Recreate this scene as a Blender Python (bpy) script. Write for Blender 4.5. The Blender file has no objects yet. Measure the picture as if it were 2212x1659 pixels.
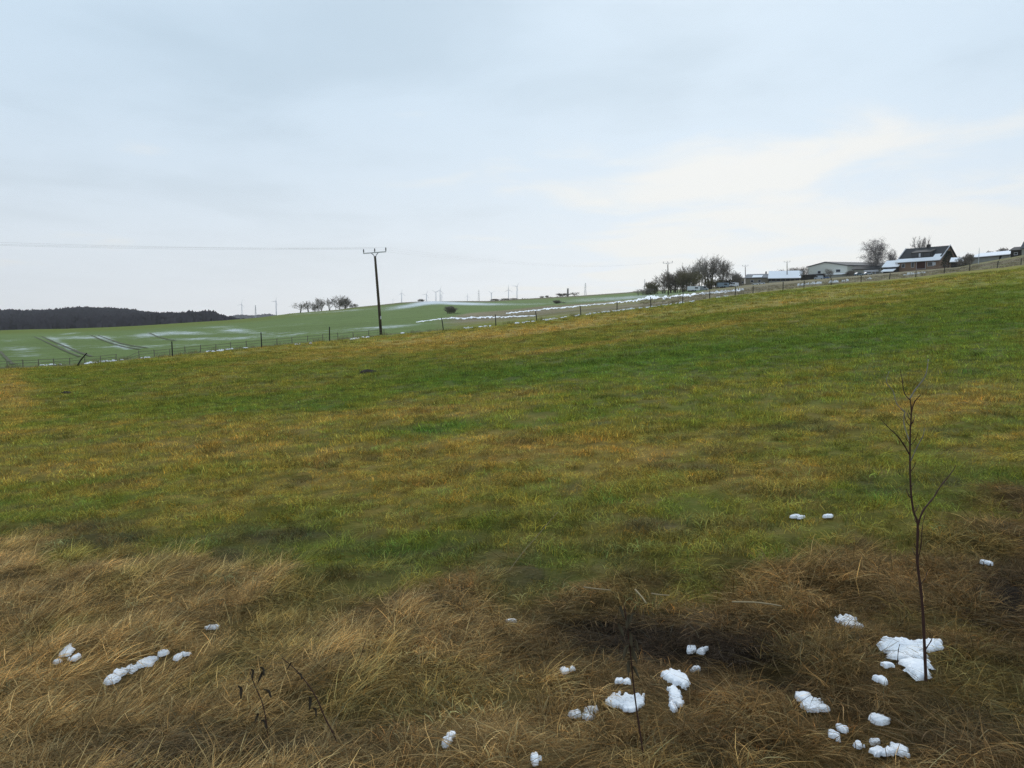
import bpy, math, random
import numpy as np
from mathutils import Vector, Matrix

# ------------------------------------------------------------------ camera, world, sun, exposure
sc = bpy.context.scene
COL = sc.collection
EYE = 2.8
F = 804.0                      # focal length in pixels at 1024 wide
PITCH = math.atan(64 / F)
cam_d = bpy.data.cameras.new('camera')
cam_d.sensor_width = 36.0
cam_d.lens = F / 1024 * 36.0
cam_d.clip_start = 0.1
cam_d.clip_end = 30000
cam = bpy.data.objects.new('camera', cam_d)
COL.objects.link(cam)
cam.location = (0, 0, EYE)
cam.rotation_euler = (math.pi / 2 - PITCH, 0, 0)
sc.camera = cam

SUN_EL, SUN_AZ = math.radians(30), math.radians(14)      # azimuth measured from +Y towards +X
SUN_DIR = Vector((math.sin(SUN_AZ) * math.cos(SUN_EL), math.cos(SUN_AZ) * math.cos(SUN_EL), math.sin(SUN_EL)))


class NT:
    """tiny node-tree helper"""
    def __init__(s, tree):
        s.t = tree
        tree.nodes.clear()

    def n(s, typ, ins=None, **props):
        nd = s.t.nodes.new(typ)
        for k, v in props.items():
            setattr(nd, k, v)
        for k, v in (ins or {}).items():
            sock = nd.inputs[k]
            if isinstance(v, bpy.types.NodeSocket):
                s.t.links.new(v, sock)
            elif isinstance(v, bpy.types.Node):
                s.t.links.new(v.outputs[0], sock)
            else:
                sock.default_value = v
        return nd

    def math(s, op, a, b=0.0, c=0.0, clamp=False):
        return s.n('ShaderNodeMath', {0: a, 1: b, 2: c}, operation=op, use_clamp=clamp).outputs[0]

    def mix(s, f, a, b, mode='MIX'):
        return s.n('ShaderNodeMixRGB', {0: f, 1: a, 2: b}, blend_type=mode).outputs[0]

    def ramp(s, f, lo, hi):
        return s.n('ShaderNodeMapRange', {0: f, 1: lo, 2: hi, 3: 0.0, 4: 1.0}, interpolation_type='SMOOTHSTEP').outputs[0]

    def noise(s, vec, scale, detail=3.0, rough=0.5, dist=0.0):
        return s.n('ShaderNodeTexNoise', {'Vector': vec, 'Scale': scale, 'Detail': detail, 'Roughness': rough, 'Distortion': dist}).outputs[0]


world = bpy.data.worlds.new('World')
sc.world = world
world.use_nodes = True
w = NT(world.node_tree)
sky = w.n('ShaderNodeTexSky', sky_type='NISHITA', sun_disc=False, sun_elevation=SUN_EL, sun_rotation=SUN_AZ,
          air_density=1.0, dust_density=2.0, ozone_density=1.0)
dirv = w.n('ShaderNodeTexCoord').outputs['Generated']
sep = w.n('ShaderNodeSeparateXYZ', {0: dirv})
zup = w.math('MAXIMUM', sep.outputs[2], 0.0)
den = w.math('ADD', zup, 0.10)
cp = w.n('ShaderNodeCombineXYZ', {0: w.math('DIVIDE', sep.outputs[0], den), 1: w.math('DIVIDE', sep.outputs[1], den), 2: 0.0})
big = w.noise(w.n('ShaderNodeMapping', {0: cp.outputs[0], 'Location': (3.1, 0.4, 0.0), 'Scale': (0.55, 0.55, 1.0)}).outputs[0], 1.0, 5.0, 0.5, 0.5)
med = w.noise(w.n('ShaderNodeMapping', {0: cp.outputs[0], 'Location': (7.7, 2.6, 0.0), 'Scale': (1.5, 1.4, 1.0)}).outputs[0], 1.0, 4.0, 0.5, 0.4)
# the cloud deck glows softly round the hidden sun
off = w.n('ShaderNodeVectorMath', {0: dirv, 1: Vector((0.42, 0.905, 0.095))}, operation='SUBTRACT').outputs[0]
off = w.n('ShaderNodeVectorMath', {0: off, 1: (0.9, 0.9, 2.9)}, operation='MULTIPLY').outputs[0]
dist = w.n('ShaderNodeVectorMath', {0: off}, operation='LENGTH').outputs['Value']
glow = w.ramp(dist, 0.56, 0.08)
m = w.math('ADD', w.math('MULTIPLY', big, 0.62), w.math('SUBTRACT', w.math('MULTIPLY', med, 0.50), 0.06))
m = w.math('ADD', m, w.math('MULTIPLY', glow, 0.27))
bright = w.ramp(m, 0.58, 0.76)
base = w.mix(w.ramp(m, 0.34, 0.58), (0.565, 0.71, 0.845, 1), (0.66, 0.81, 0.955, 1))
hor = w.math('POWER', w.math('SUBTRACT', 1.0, w.math('MINIMUM', w.math('MULTIPLY', zup, 3.0), 1.0)), 2.0)
base = w.mix(w.math('MULTIPLY', hor, 0.92), base, (0.96, 0.965, 0.98, 1))
cloud = w.mix(w.math('MULTIPLY', bright, 0.92), base, (0.915, 0.92, 0.90, 1))
cloud10 = w.mix(1.0, cloud, (10, 10, 10, 1), 'MULTIPLY')
skymix = w.mix(0.965, sky.outputs[0], cloud10)
bg = w.n('ShaderNodeBackground', {'Color': skymix, 'Strength': 0.094})
w.n('ShaderNodeOutputWorld', {'Surface': bg.outputs[0]})

sun_d = bpy.data.lights.new('sun', 'SUN')
sun_d.energy = 1.3
sun_d.angle = math.radians(25)
sun_d.color = (1.0, 0.96, 0.90)
sun = bpy.data.objects.new('sun', sun_d)
COL.objects.link(sun)
sun.rotation_euler = SUN_DIR.to_track_quat('Z', 'Y').to_euler()

vs = sc.view_settings
vs.view_transform = 'Standard'
vs.look = 'None'
vs.exposure = 0.0
vs.gamma = 1.0
vs.use_curve_mapping = False
sc.render.engine = 'CYCLES'
cy = sc.cycles
cy.use_denoising = True
cy.denoiser = 'OPENIMAGEDENOISE'
cy.denoising_input_passes = 'RGB_ALBEDO_NORMAL'
cy.denoising_prefilter = 'NONE'
cy.max_bounces = 4
cy.diffuse_bounces = 2
cy.volume_bounces = 1
cy.transparent_max_bounces = 6
cy.filter_width = 1.5
try:
    cy.volume_step_rate = 10
except Exception:
    pass

# ------------------------------------------------------------------ helpers
rnd = random.Random(7)
nr = np.random.default_rng(11)
CP, SP = math.cos(PITCH), math.sin(PITCH)


def slopes(u, v):
    """pixel (1024x768) -> x/y and z/y of its ray"""
    X = (np.asarray(u, float) - 512) / F
    Y = (384 - np.asarray(v, float)) / F
    dy = CP + Y * SP
    dz = -SP + Y * CP
    return X / dy, dz / dy


def project(x, y, z):
    zz = z - EYE
    dep = np.maximum(y * CP - zz * SP, 0.05)
    up = y * SP + zz * CP
    return 512 + F * x / dep, 384 - F * up / dep


def hash2(ix, iy, seed):
    h = (ix.astype(np.int64) * 374761393 + iy.astype(np.int64) * 668265263 + seed * 974634777) & 0x7fffffff
    h = ((h ^ (h >> 13)) * 1274126177) & 0x7fffffff
    h = h ^ (h >> 16)
    return (h & 0xffff) / 65535.0


def vnoise(x, y, seed=0):
    x = np.asarray(x, float); y = np.asarray(y, float)
    ix = np.floor(x); iy = np.floor(y)
    fx = x - ix; fy = y - iy
    fx = fx * fx * (3 - 2 * fx); fy = fy * fy * (3 - 2 * fy)
    a = hash2(ix, iy, seed); b = hash2(ix + 1, iy, seed)
    c = hash2(ix, iy + 1, seed); d = hash2(ix + 1, iy + 1, seed)
    return (a * (1 - fx) + b * fx) * (1 - fy) + (c * (1 - fx) + d * fx) * fy


def fbm(x, y, seed=0, oct=3):
    s = 0; a = 0.5; t = 0
    for k in range(oct):
        s = s + a * vnoise(x * 2 ** k, y * 2 ** k, seed + k * 17); t += a; a *= 0.5
    return s / t


def sstep(a, b, x):
    t = np.clip((x - a) / (b - a), 0, 1)
    return t * t * (3 - 2 * t)


# ---- terrain tables (photograph column -> row of a ground line, and how far away that line is)
FU = [0, 75, 172, 262, 330, 381, 444, 496, 537, 581, 617, 651, 682, 710, 735, 753, 783, 804, 831, 849, 875, 889, 916, 944, 970, 997, 1024]
FV = [369, 365.6, 356, 347, 340.7, 335.8, 330.3, 325.5, 321, 314.8, 310.8, 307, 302.6, 298.2, 295.2, 292.7, 289.4, 287.2, 284.4, 282.5, 280.7, 279, 276.6, 273, 270.3, 267.7, 263.9]
FDU = [-150, 0, 172, 330, 381, 444, 581, 700, 850, 1024, 1174]
FDD = [60, 65, 72, 82, 88, 92, 100, 108, 115, 122, 128]
SU = [-150, 0, 35, 70, 110, 140, 170, 200, 225, 260, 294, 341, 354, 380, 402, 422, 445, 488, 520, 555, 579, 624, 640, 700, 760, 830, 900, 950, 1000, 1024, 1174]
SV = [333, 330.6, 329.5, 329, 327.5, 326, 324, 322, 320.5, 317.6, 313.3, 309.5, 307.4, 304.9, 302.5, 301.4, 301.2, 301, 299, 297, 295.7, 292.5, 291, 288, 282, 276, 270, 266, 256, 250, 236]
SDU = [-150, 0, 225, 300, 354, 420, 520, 640, 760, 900, 1000, 1174]
SDD = [330, 350, 380, 400, 420, 440, 460, 470, 430, 330, 280, 260]
# wooded hill beyond the left skyline, distant land elsewhere
WU = [-150, -60, 0, 25, 50, 75, 85, 110, 130, 160, 172, 185, 205, 215, 225, 232, 240, 262, 300]
WV = [312, 308, 307, 308, 307.5, 305.3, 305, 305.5, 306.8, 310.8, 310.6, 311.3, 310.2, 312, 314, 317, 320.5, 322, 321]


def column(theta):
    """for azimuths: fence, skyline and far controls"""
    tc = np.clip(theta, -math.radians(42), math.radians(42))
    u = 512 + F * np.tan(tc) * CP
    dF = np.interp(u, FDU, FDD); vF = np.interp(u, FU, FV) - np.clip(u - 1024, 0, 200) * 0.13 + np.clip(-u, 0, 200) * 0.05
    dS = np.interp(u, SDU, SDD); vS = np.interp(u, SU, SV)
    return tc, u, dF, vF, dS, vS


def plane(x, y):
    return 0.026 * y + 0.10 * x


def height(x, y, detail=True):
    x = np.asarray(x, float); y = np.asarray(y, float)
    r = np.hypot(x, y)
    theta = np.arctan2(x, y)
    tc, u, dF, vF, dS, vS = column(theta)
    d = r * np.cos(tc)
    zF = EYE + slopes(u, vF)[1] * dF
    rF = dF / np.cos(tc)
    xF, yF = rF * np.sin(theta), rF * np.cos(theta)
    near = plane(x, y) + (zF - plane(xF, yF)) * sstep(0.2, 1.0, d / dF)
    zS = EYE + slopes(u, vS)[1] * dS
    t = np.clip((d - dF) / (dS - dF), 0, 1)
    mid = zF + (zS - zF) * t
    # past the skyline
    left = sstep(262, 225, u)
    wv = np.interp(u, WU, WV) + 9.5
    d3, d4 = 700.0, 1350.0
    z3l = EYE + slopes(u, vS + 3.0)[1] * d3
    z4l = EYE + slopes(u, wv)[1] * d4
    farl = np.where(d < d3, zS + (z3l - zS) * sstep(dS, d3, d), z3l + (z4l - z3l) * sstep(d3, d4, d))
    farl = farl - 30 * sstep(d4, 2200, d)
    d5 = 4600.0
    dr = np.minimum(d, d5)
    hide = 1.2 + 0.9 * sstep(dS, 1500, d)
    right = sstep(600, 720, u)
    vR = np.maximum(vS + hide, 0)
    farr = EYE + slopes(u, vR)[1] * dr
    blend = sstep(dS, dS + 120, d)
    farr = zS * (1 - blend) + farr * blend
    flat = zS - 4 * sstep(dS, dS + 200, d)
    farr = farr * (1 - right) + flat * right
    far = farl * left + farr * (1 - left)
    z = np.where(d <= dF, near, np.where(d <= dS, mid, far))
    if detail:
        k = sstep(60, 12, r)
        z = z + k * (0.10 * (fbm(x * 0.9, y * 0.9, 5) - 0.5)) + sstep(40, 10, r) * .10 * (fbm(x * 3.1, y * 3.1, 6, 2) - .5)
        kk = tall_mask(x, y, u, d)
        z = z + kk * (0.34 * (fbm(x * 1.1 + 9, y * 1.1, 8) - 0.5))
        z = z + 0.25 * (fbm(x * 0.06, y * 0.06, 21) - 0.5) * sstep(14, 40, r) * sstep(1.0, 0.75, d / dF)
    return z


TU = [-150, 0, 120, 250, 330, 400, 512, 600, 640, 700, 760, 800, 900, 1024, 1174]
TV = [548, 552, 562, 580, 592, 596, 604, 600, 596, 600, 585, 560, 532, 510, 495]


def tall_mask(x, y, u, d):
    """1 in the rough, unmown strip next to the viewer"""
    v = np.interp(u, TU, TV)
    s = -slopes(u, v)[1]
    dT = EYE / (s + 0.026 + 0.1 * np.tan(np.arctan2(x, np.maximum(y, 0.01))).clip(-0.9, 0.9))
    n = (fbm(x * 0.7, y * 0.7, 31) - 0.5) * 3.0
    n = n + (fbm(x * 2.3, y * 2.3, 33) - 0.5) * 2.0
    return sstep(.7, -.6, d - dT + n)


def H(x, y):
    return float(height(np.array([x]), np.array([y]))[0])


def ground_many(us, vs, dmax=600.0):
    """walk the rays of many pixels to the terrain"""
    us = np.asarray(us, float); vs = np.asarray(vs, float)
    sx, sz = slopes(us, vs)
    ds = np.geomspace(2.5, dmax, 90)
    D = np.broadcast_to(ds[None, :], (len(us), len(ds)))
    g = height(sx[:, None] * D, D + 0.0, False) - (EYE + sz[:, None] * D)
    k = np.argmax(g > 0, axis=1)
    k = np.where(g.max(axis=1) <= 0, len(ds) - 1, np.maximum(k, 1))
    lo = ds[np.maximum(k - 2, 0)]; hi = ds[np.minimum(k + 1, len(ds) - 1)]
    T = np.linspace(0, 1, 40)[None, :]
    D = lo[:, None] + (hi - lo)[:, None] * T
    g = height(sx[:, None] * D, D) - (EYE + sz[:, None] * D)
    k = np.maximum(np.argmax(g > 0, axis=1), 1)
    r_ = np.arange(len(us))
    g0, g1 = g[r_, k - 1], g[r_, k]
    a = np.clip(np.where(g1 != g0, g0 / np.where(g1 != g0, g0 - g1, 1), 0), 0, 1)
    dd = D[r_, k - 1] + (D[r_, k] - D[r_, k - 1]) * a
    x = sx * dd
    return x, dd, height(x, dd)


def ground_at(u, v, dmax=600.0):
    x, y, z = ground_many([u], [v], dmax)
    return Vector((float(x[0]), float(y[0]), float(z[0])))


def at(u, v, d):
    sx, sz = slopes(u, v)
    return Vector((float(sx) * d, d, EYE + float(sz) * d))


def on(u, d):
    """ground point under photograph column u at depth d"""
    x = (u - 512) / F * d
    for _ in range(4):
        z = H(x, d)
        x = (u - 512) / F * (d * CP - (z - EYE) * SP)
    return Vector((x, d, H(x, d)))


# ---- object helpers
def mesh_obj(name, verts, faces, mat=None, parent=None, smooth=False, link=True):
    me = bpy.data.meshes.new(name)
    me.from_pydata([tuple(v) for v in verts], [], faces)
    me.update()
    if mat:
        me.materials.append(mat)
    if smooth:
        me.polygons.foreach_set('use_smooth', [True] * len(me.polygons))
    o = bpy.data.objects.new(name, me)
    if link:
        COL.objects.link(o)
    if parent:
        o.parent = parent
    return o


def tag(o, label=None, cat=None, group=None, kind=None):
    if label: o['label'] = label
    if cat: o['category'] = cat
    if group: o['group'] = group
    if kind: o['kind'] = kind
    return o


def empty(name, loc, rz=0.0):
    e = bpy.data.objects.new(name, None)
    COL.objects.link(e)
    e.location = loc
    e.rotation_euler = (0, 0, rz)
    return e


def copy_tree(o, parent=None):
    c = o.copy()
    COL.objects.link(c)
    c.parent = parent
    for ch in o.children:
        copy_tree(ch, c)
    return c


class MB:
    def __init__(s):
        s.v = []; s.f = []

    def add(s, vs, fs):
        b = len(s.v)
        s.v += [tuple(p) for p in vs]
        s.f += [tuple(i + b for i in f) for f in fs]
        return s

    def box(s, x0, x1, y0, y1, z0, z1):
        return s.add([(x0, y0, z0), (x1, y0, z0), (x1, y1, z0), (x0, y1, z0), (x0, y0, z1), (x1, y0, z1), (x1, y1, z1), (x0, y1, z1)],
                     [(3, 2, 1, 0), (4, 5, 6, 7), (0, 1, 5, 4), (1, 2, 6, 5), (2, 3, 7, 6), (3, 0, 4, 7)])

    def tube(s, pts, rads, n=6, cap=True):
        pts = [Vector(p) for p in pts]
        b = len(s.v)
        ref = None
        for i, p in enumerate(pts):
            t = (pts[min(i + 1, len(pts) - 1)] - pts[max(i - 1, 0)])
            if t.length < 1e-9: t = Vector((0, 0, 1))
            t.normalize()
            if ref is None:
                ref = t.orthogonal().normalized()
            ref = (ref - t * ref.dot(t))
            ref = ref.normalized() if ref.length > 1e-6 else t.orthogonal().normalized()
            bi = t.cross(ref)
            r = rads[i] if hasattr(rads, '__len__') else rads
            for k in range(n):
                a = 2 * math.pi * k / n
                s.v.append(tuple(p + (ref * math.cos(a) + bi * math.sin(a)) * r))
        for i in range(len(pts) - 1):
            for k in range(n):
                k2 = (k + 1) % n
                s.f.append((b + i * n + k, b + i * n + k2, b + (i + 1) * n + k2, b + (i + 1) * n + k))
        if cap:
            s.f.append(tuple(b + k for k in range(n))[::-1])
            s.f.append(tuple(b + (len(pts) - 1) * n + k for k in range(n)))
        return s

    def prism(s, prof, x0, x1):
        """profile (y,z) polygon extruded along x"""
        n = len(prof)
        vs = [(x0, y, z) for y, z in prof] + [(x1, y, z) for y, z in prof]
        fs = [tuple(range(n)), tuple(range(2 * n - 1, n - 1, -1))] + [(i, i + n, (i + 1) % n + n, (i + 1) % n) for i in range(n)]
        return s.add(vs, fs)

    def build(s, name, mat, parent=None, smooth=False):
        return mesh_obj(name, s.v, s.f, mat, parent, smooth)


def mat_simple(name, col, rough=0.8, var=0.25, scale=3.0, bump=0.0, spec=0.25, metal=0.0):
    mt = bpy.data.materials.new(name)
    mt.use_nodes = True
    t = NT(mt.node_tree)
    co = t.n('ShaderNodeTexCoord').outputs['Object']
    nz = t.noise(co, scale, 4.0, 0.6)
    nz2 = t.noise(co, scale * 7.3, 3.0, 0.6)
    k = t.math('ADD', t.math('MULTIPLY', nz, 0.65), t.math('MULTIPLY', nz2, 0.35))
    f = t.math('ADD', 1.0 - var * 1.0, t.math('MULTIPLY', k, var * 2.0))
    c = t.mix(1.0, (*col, 1), t.n('ShaderNodeCombineXYZ', {0: f, 1: f, 2: f}).outputs[0], 'MULTIPLY')
    ins = {'Base Color': c, 'Roughness': rough, 'Specular IOR Level': spec, 'Metallic': metal}
    if bump:
        ins['Normal'] = t.n('ShaderNodeBump', {'Strength': bump, 'Distance': 0.05, 'Height': nz2}).outputs[0]
    p = t.n('ShaderNodeBsdfPrincipled', ins)
    t.n('ShaderNodeOutputMaterial', {0: p.outputs[0]})
    return mt


M = {}
M['bark'] = mat_simple('bark', (0.075, 0.062, 0.05), 0.9, 0.4, 2.0)
M['twig'] = mat_simple('twig', (0.23, 0.200, 0.172), 0.9, 0.35, 0.6)
M['twig_red'] = mat_simple('twig_red', (0.20, 0.158, 0.132), 0.9, 0.3, 0.6)
M['twig_olive'] = mat_simple('twig_olive', (0.150, 0.130, 0.070), 0.9, 0.35, 0.6)
M['birch_bark'] = mat_simple('birch_bark', (0.42, 0.40, 0.37), 0.8, 0.6, 1.2)
M['birch_twig'] = mat_simple('birch_twig', (0.19, 0.165, 0.165), 0.9, 0.3, 0.6)
M['wood_far'] = mat_simple('wood_far', (0.075, 0.064, 0.075), 0.95, 0.5, 0.03)
M['needle'] = mat_simple('needle', (0.018, 0.026, 0.014), 0.9, 0.4, 2.0)
M['pole'] = mat_simple('pole_wood', (0.062, 0.050, 0.036), 0.9, 0.35, 3.0)
M['post'] = mat_simple('post_wood', (0.022, 0.022, 0.020), 0.9, 0.4, 9.0)
M['rail'] = mat_simple('rail_wood', (0.18, 0.17, 0.12), 0.9, 0.4, 4.0)
M['galv'] = mat_simple('galvanised', (0.50, 0.52, 0.55), 0.5, 0.12, 4.0, metal=0.2)
M['insul'] = mat_simple('insulator', (0.14, 0.15, 0.17), 0.35, 0.1, 6.0)
M['wire'] = mat_simple('wire', (0.48, 0.49, 0.52), 0.6, 0.1, 1.0)
M['white'] = mat_simple('white_paint', (0.62, 0.62, 0.63), 0.5, 0.12, 1.0)
M['snow'] = None


def mat_snow():
    mt = bpy.data.materials.new('snow')
    mt.use_nodes = True
    t = NT(mt.node_tree)
    co = t.n('ShaderNodeTexCoord').outputs['Object']
    nz = t.noise(co, 14.0, 5.0, 0.7)
    c = t.mix(t.ramp(nz, .35, .65), (0.83, 0.86, 0.92, 1), (0.95, 0.96, 0.98, 1))
    b = t.n('ShaderNodeBump', {'Strength': 0.5, 'Distance': 0.02, 'Height': t.noise(co, 40.0, 3.0, 0.6)})
    p = t.n('ShaderNodeBsdfPrincipled', {'Base Color': c, 'Roughness': 0.75, 'Specular IOR Level': 0.2, 'Normal': b.outputs[0]})
    t.n('ShaderNodeOutputMaterial', {0: p.outputs[0]})
    return mt


M['snow'] = mat_snow()

# ------------------------------------------------------------------ ground colours (albedo of what grows there)
GREEN = np.array([0.192, 0.204, 0.030]); DEEP = np.array([0.128, 0.184, 0.026]); STRAW = np.array([0.375, 0.258, 0.060])
THATCH = np.array([0.120, 0.092, 0.048]); DEAD = np.array([0.405, 0.272, 0.112]); SOIL = np.array([0.026, 0.018, 0.014])
CROP = np.array([0.150, 0.205, 0.066]); CROPY = np.array([0.150, 0.185, 0.035]); BANK = np.array([0.245, 0.205, 0.125])
SNOWC = np.array([0.80, 0.84, 0.90])

# (column, row, half width, half height, slope, amount): + straw, - deep green; slope is rise of the band per column
BANDS = [(395, 346, 150, 7, -0.10, .55), (560, 327, 120, 5, -0.155, .75), (760, 305, 150, 4, -0.155, .45), (930, 284, 110, 3.0, -0.14, .30),
         (470, 336, 80, 5, -0.10, .5), (530, 353, 75, 5, -0.11, .70), (660, 334, 110, 4, -0.155, .55), (840, 307, 130, 3.5, -0.15, .35), (250, 352, 120, 4, -.1, .25),
         (10, 395, 22, 34, 0.0, .8), (0, 450, 80, 30, 0, .3), (250, 462, 260, 36, -.02, .62), (560, 452, 190, 26, 0, .42), (950, 397, 110, 20, -.05, .62),
         (830, 420, 160, 22, -.05, .35), (700, 470, 180, 26, 0, .35), (420, 415, 120, 8, 0, .30), (450, 500, 200, 20, 0, .30), (980, 440, 100, 24, 0, .25),
         (555, 370, 150, 15, -.08, -.85), (440, 375, 80, 12, 0, -.55), (700, 352, 160, 14, -.11, -.55), (880, 338, 160, 18, -.13, -.75), (1000, 300, 90, 14, -.13, -.55),
         (700, 318, 100, 4, -.15, -.30), (1000, 345, 80, 24, -.1, -.45), (280, 404, 110, 10, -.02, -.45), (120, 378, 110, 10, -.02, -.1), (444, 429, 48, 5, -.08, -1.1), (330, 408, 30, 5, 0, -.6),
         (690, 500, 60, 18, 0, -.35), (393, 555, 60, 14, 0, -.55), (760, 560, 60, 12, 0, -.30), (440, 548, 60, 12, 0, -.35), (520, 560, 60, 18, 0, -.35), (100, 500, 100, 8, 0, -.2), (500, 415, 80, 8, 0, .25)]
DARKS = [(60, 528, 75, 9, 0, .8), (285, 541, 70, 7, -.03, .85), (110, 546, 80, 7, 0, .6), (790, 492, 45, 5, 0, .6), (120, 480, 30, 4, 0, .4), (640, 525, 60, 7, 0, .5),
         (965, 480, 40, 6, 0, .5), (330, 575, 40, 6, 0, .5), (960, 450, 25, 4, 0, .5), (20, 505, 30, 4, 0, .5), (740, 486, 20, 4, 0, .5)]
SOILS = [(640, 643, 100, 29, .06, 1.3), (738, 650, 60, 24, .05, .85), (800, 690, 50, 20, 0, .35), (870, 705, 50, 24, 0, .35), (660, 690, 70, 14, 0, .45), (330, 745, 90, 16, 0, .4), (130, 760, 120, 10, 0, .6), (575, 625, 40, 10, 0, .5), (1010, 590, 34, 40, 0, .9), (770, 690, 50, 10, 0, .55), (200, 748, 120, 18, 0, .6), (950, 735, 60, 34, 0, .75), (1015, 640, 30, 60, 0, .4), (720, 745, 80, 16, 0, .4), (400, 600, 40, 7, 0, .4)]
SNOWB = [(110, 347, 60, 3, .02, .30), (30, 356, 40, 3, 0, .35), (180, 345, 70, 2.5, -.03, .35), (250, 338, 60, 2.5, -.05, .35), (290, 325, 60, 2, -.08, .3), (60, 338, 40, 2.5, 0, .35), (215, 327, 40, 1.5, -.05, .35), (20, 349, 34, 4.5, 0.03, .45), (60, 343, 16, 4, .45, .35), (72, 350, 14, 3, .5, .35), (95, 337, 30, 3, .0, .45), (115, 343, 16, 3, .4, .5), (150, 335, 26, 3, -.05, .65), (190, 333, 34, 3, .03, .55), (236, 330.5, 26, 3, .04, .55),
         (190, 339, 60, 2, -.02, .45), (270, 333, 40, 2.5, -.03, .3), (350, 310.5, 40, 1.6, -.09, .45), (412, 305.5, 36, 3.0, -.16, .75), (455, 303.3, 38, 2.2, .03, .8), (500, 304, 40, 1.8, 0, .45), (300, 314, 40, 1.5, -.1, .35),
         (70, 333.5, 14, 1.3, -.1, .5), (40, 362, 40, 2.0, -.05, .35), (10, 340, 20, 3, 0, .35), (390, 327, 45, 2.2, -.08, .6), (640, 297, 60, 2.5, -.09, .5), (565, 302, 60, 2, -.07, .30), (590, 298.5, 50, 1.5, -.06, .3), (330, 331, 60, 4, -.1, .25)]


def blobs(lst, u, v):
    s = 0
    for (a, b, ru, rv, sl, k) in lst:
        du = (u - a) / ru
        dv = (v - b - sl * (u - a)) / rv
        s = s + k * np.exp(-1.3 * (du * du + dv * dv))
    return s


def ground_color(x, y, z):
    """albedo RGB + snow cover, from the mown bands, dry patches and crop of the place"""
    r = np.hypot(x, y)
    tc, uc, dF, vF, dS, vS = column(np.arctan2(x, y))
    d = r * np.cos(tc)
    u, v = project(x, y, z)
    uw = u + 14 * (fbm(x * .16, y * .16, 3) - .5) * np.clip(60 / r, .3, 3)
    vw = v + 9 * (fbm(x * .2, y * .2, 4) - .5) * np.clip(30 / r, .15, 3)
    s = blobs(BANDS, uw, vw)
    # streaks run along the mowing direction (roughly parallel to the fence)
    ax = x * .93 + y * .36; ay = -x * .36 + y * .93
    st = fbm(ax * .05, ay * .45, 12) - .5
    st2 = fbm(ax * .9, ay * 1.3, 13) - .5
    st3 = fbm(ax * .25, ay * .5, 14) - .5
    val = 0.37 + s * .86 + .5 * st + .85 * st2 * sstep(70, 20, r) + .5 * st3
    c = np.where((val > .3)[:, None], GREEN + (STRAW - GREEN) * np.clip((val - .3) / .7, 0, 1)[:, None],
                 DEEP + (GREEN - DEEP) * np.clip((val + .35) / .65, 0, 1)[:, None])
    dk = np.clip(blobs(DARKS, uw, vw) + .6 * sstep(.62, .76, fbm(x * 1.1 + 40, y * 1.1, 19)) * sstep(40, 10, r), 0, 1)
    nearm = sstep(480, 570, v) * (.12 + .45 * sstep(.44, .64, fbm(x * 1.7 + 11, y * 1.7, 29)))
    dk = np.clip(dk + nearm, 0, 1)
    c = c + (THATCH - c) * (dk * .8)[:, None]
    tm = tall_mask(x, y, uc, d) * sstep(-8, 0, v - 440)
    tn = fbm(x * 1.3, y * 1.3, 23)
    dead = DEAD * (0.62 + .72 * tn)[:, None]
    gsp = sstep(.55, .72, fbm(x * .9 + 5, y * .9 + 3, 27))
    rightish = sstep(300, 800, u)
    dead = dead * (1 - (.32 * rightish)[:, None] * np.array([.88, 1, 1.08]))
    dead = dead + (GREEN * .8 - dead) * (gsp * .3)[:, None]
    c = c + (dead - c) * tm[:, None]
    so = np.clip(blobs(SOILS, uw, v), 0, 1)
    c = c + (SOIL - c) * (so * .92)[:, None]
    snow = np.zeros_like(x)
    beyond = d > dF
    # beyond the fence: crop, with a dry grass verge and a dry bank on the right
    crop = CROP * (0.92 + .2 * fbm(x * .03, y * .03, 41))[:, None]
    cy_ = sstep(5.5, 1.5, v - vS)
    crop = crop + (CROPY - crop) * (cy_ * sstep(430, 330, u))[:, None]
    crop = crop + (np.array([.15, .12, .07]) - crop) * (sstep(1.6, .5, v - vS) * sstep(300, 420, u) * .8)[:, None]
    verge = sstep(0.35, 0.0, (d - dF) / 14.0) * .7
    crop = crop + (BANK * .75 - crop) * verge[:, None]
    vb = np.interp(u, [430, 470, 500, 545, 560, 600, 640, 700, 760, 850, 1024], [320, 313, 310.5, 306, 305, 302, 299, 292, 270, 255, 230])   # upper edge of the dry bank
    bank = sstep(-1.0, 1.2, v - vb) * sstep(425, 470, u)
    bcol = BANK * (.55 + .8 * fbm(x * .12, y * .12, 43))[:, None]
    bcol = bcol + (GREEN - bcol) * (sstep(640, 520, u) * sstep(-8, -1, v - vF) * .9)[:, None]
    bcol = bcol + (GREEN * 1.1 - bcol) * (.35 * sstep(.5, .7, fbm(x * .05, y * .05, 44)))[:, None]
    crop = crop + (bcol - crop) * bank[:, None]
    sn = blobs(SNOWB, u, v)
    snow = np.where(beyond & (d < dS * 1.03), np.clip(sn, 0, 1), 0)
    far = d > dS * 1.03
    fc = np.array([.085, .085, .05]) + 0 * crop
    fc = fc + (np.array([.05, .045, .04]) - fc) * sstep(262, 225, u)[:, None]
    c = np.where(beyond[:, None], crop, c)
    c = np.where(far[:, None], fc, c)
    return np.clip(c, 0, 1), snow, so


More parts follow.
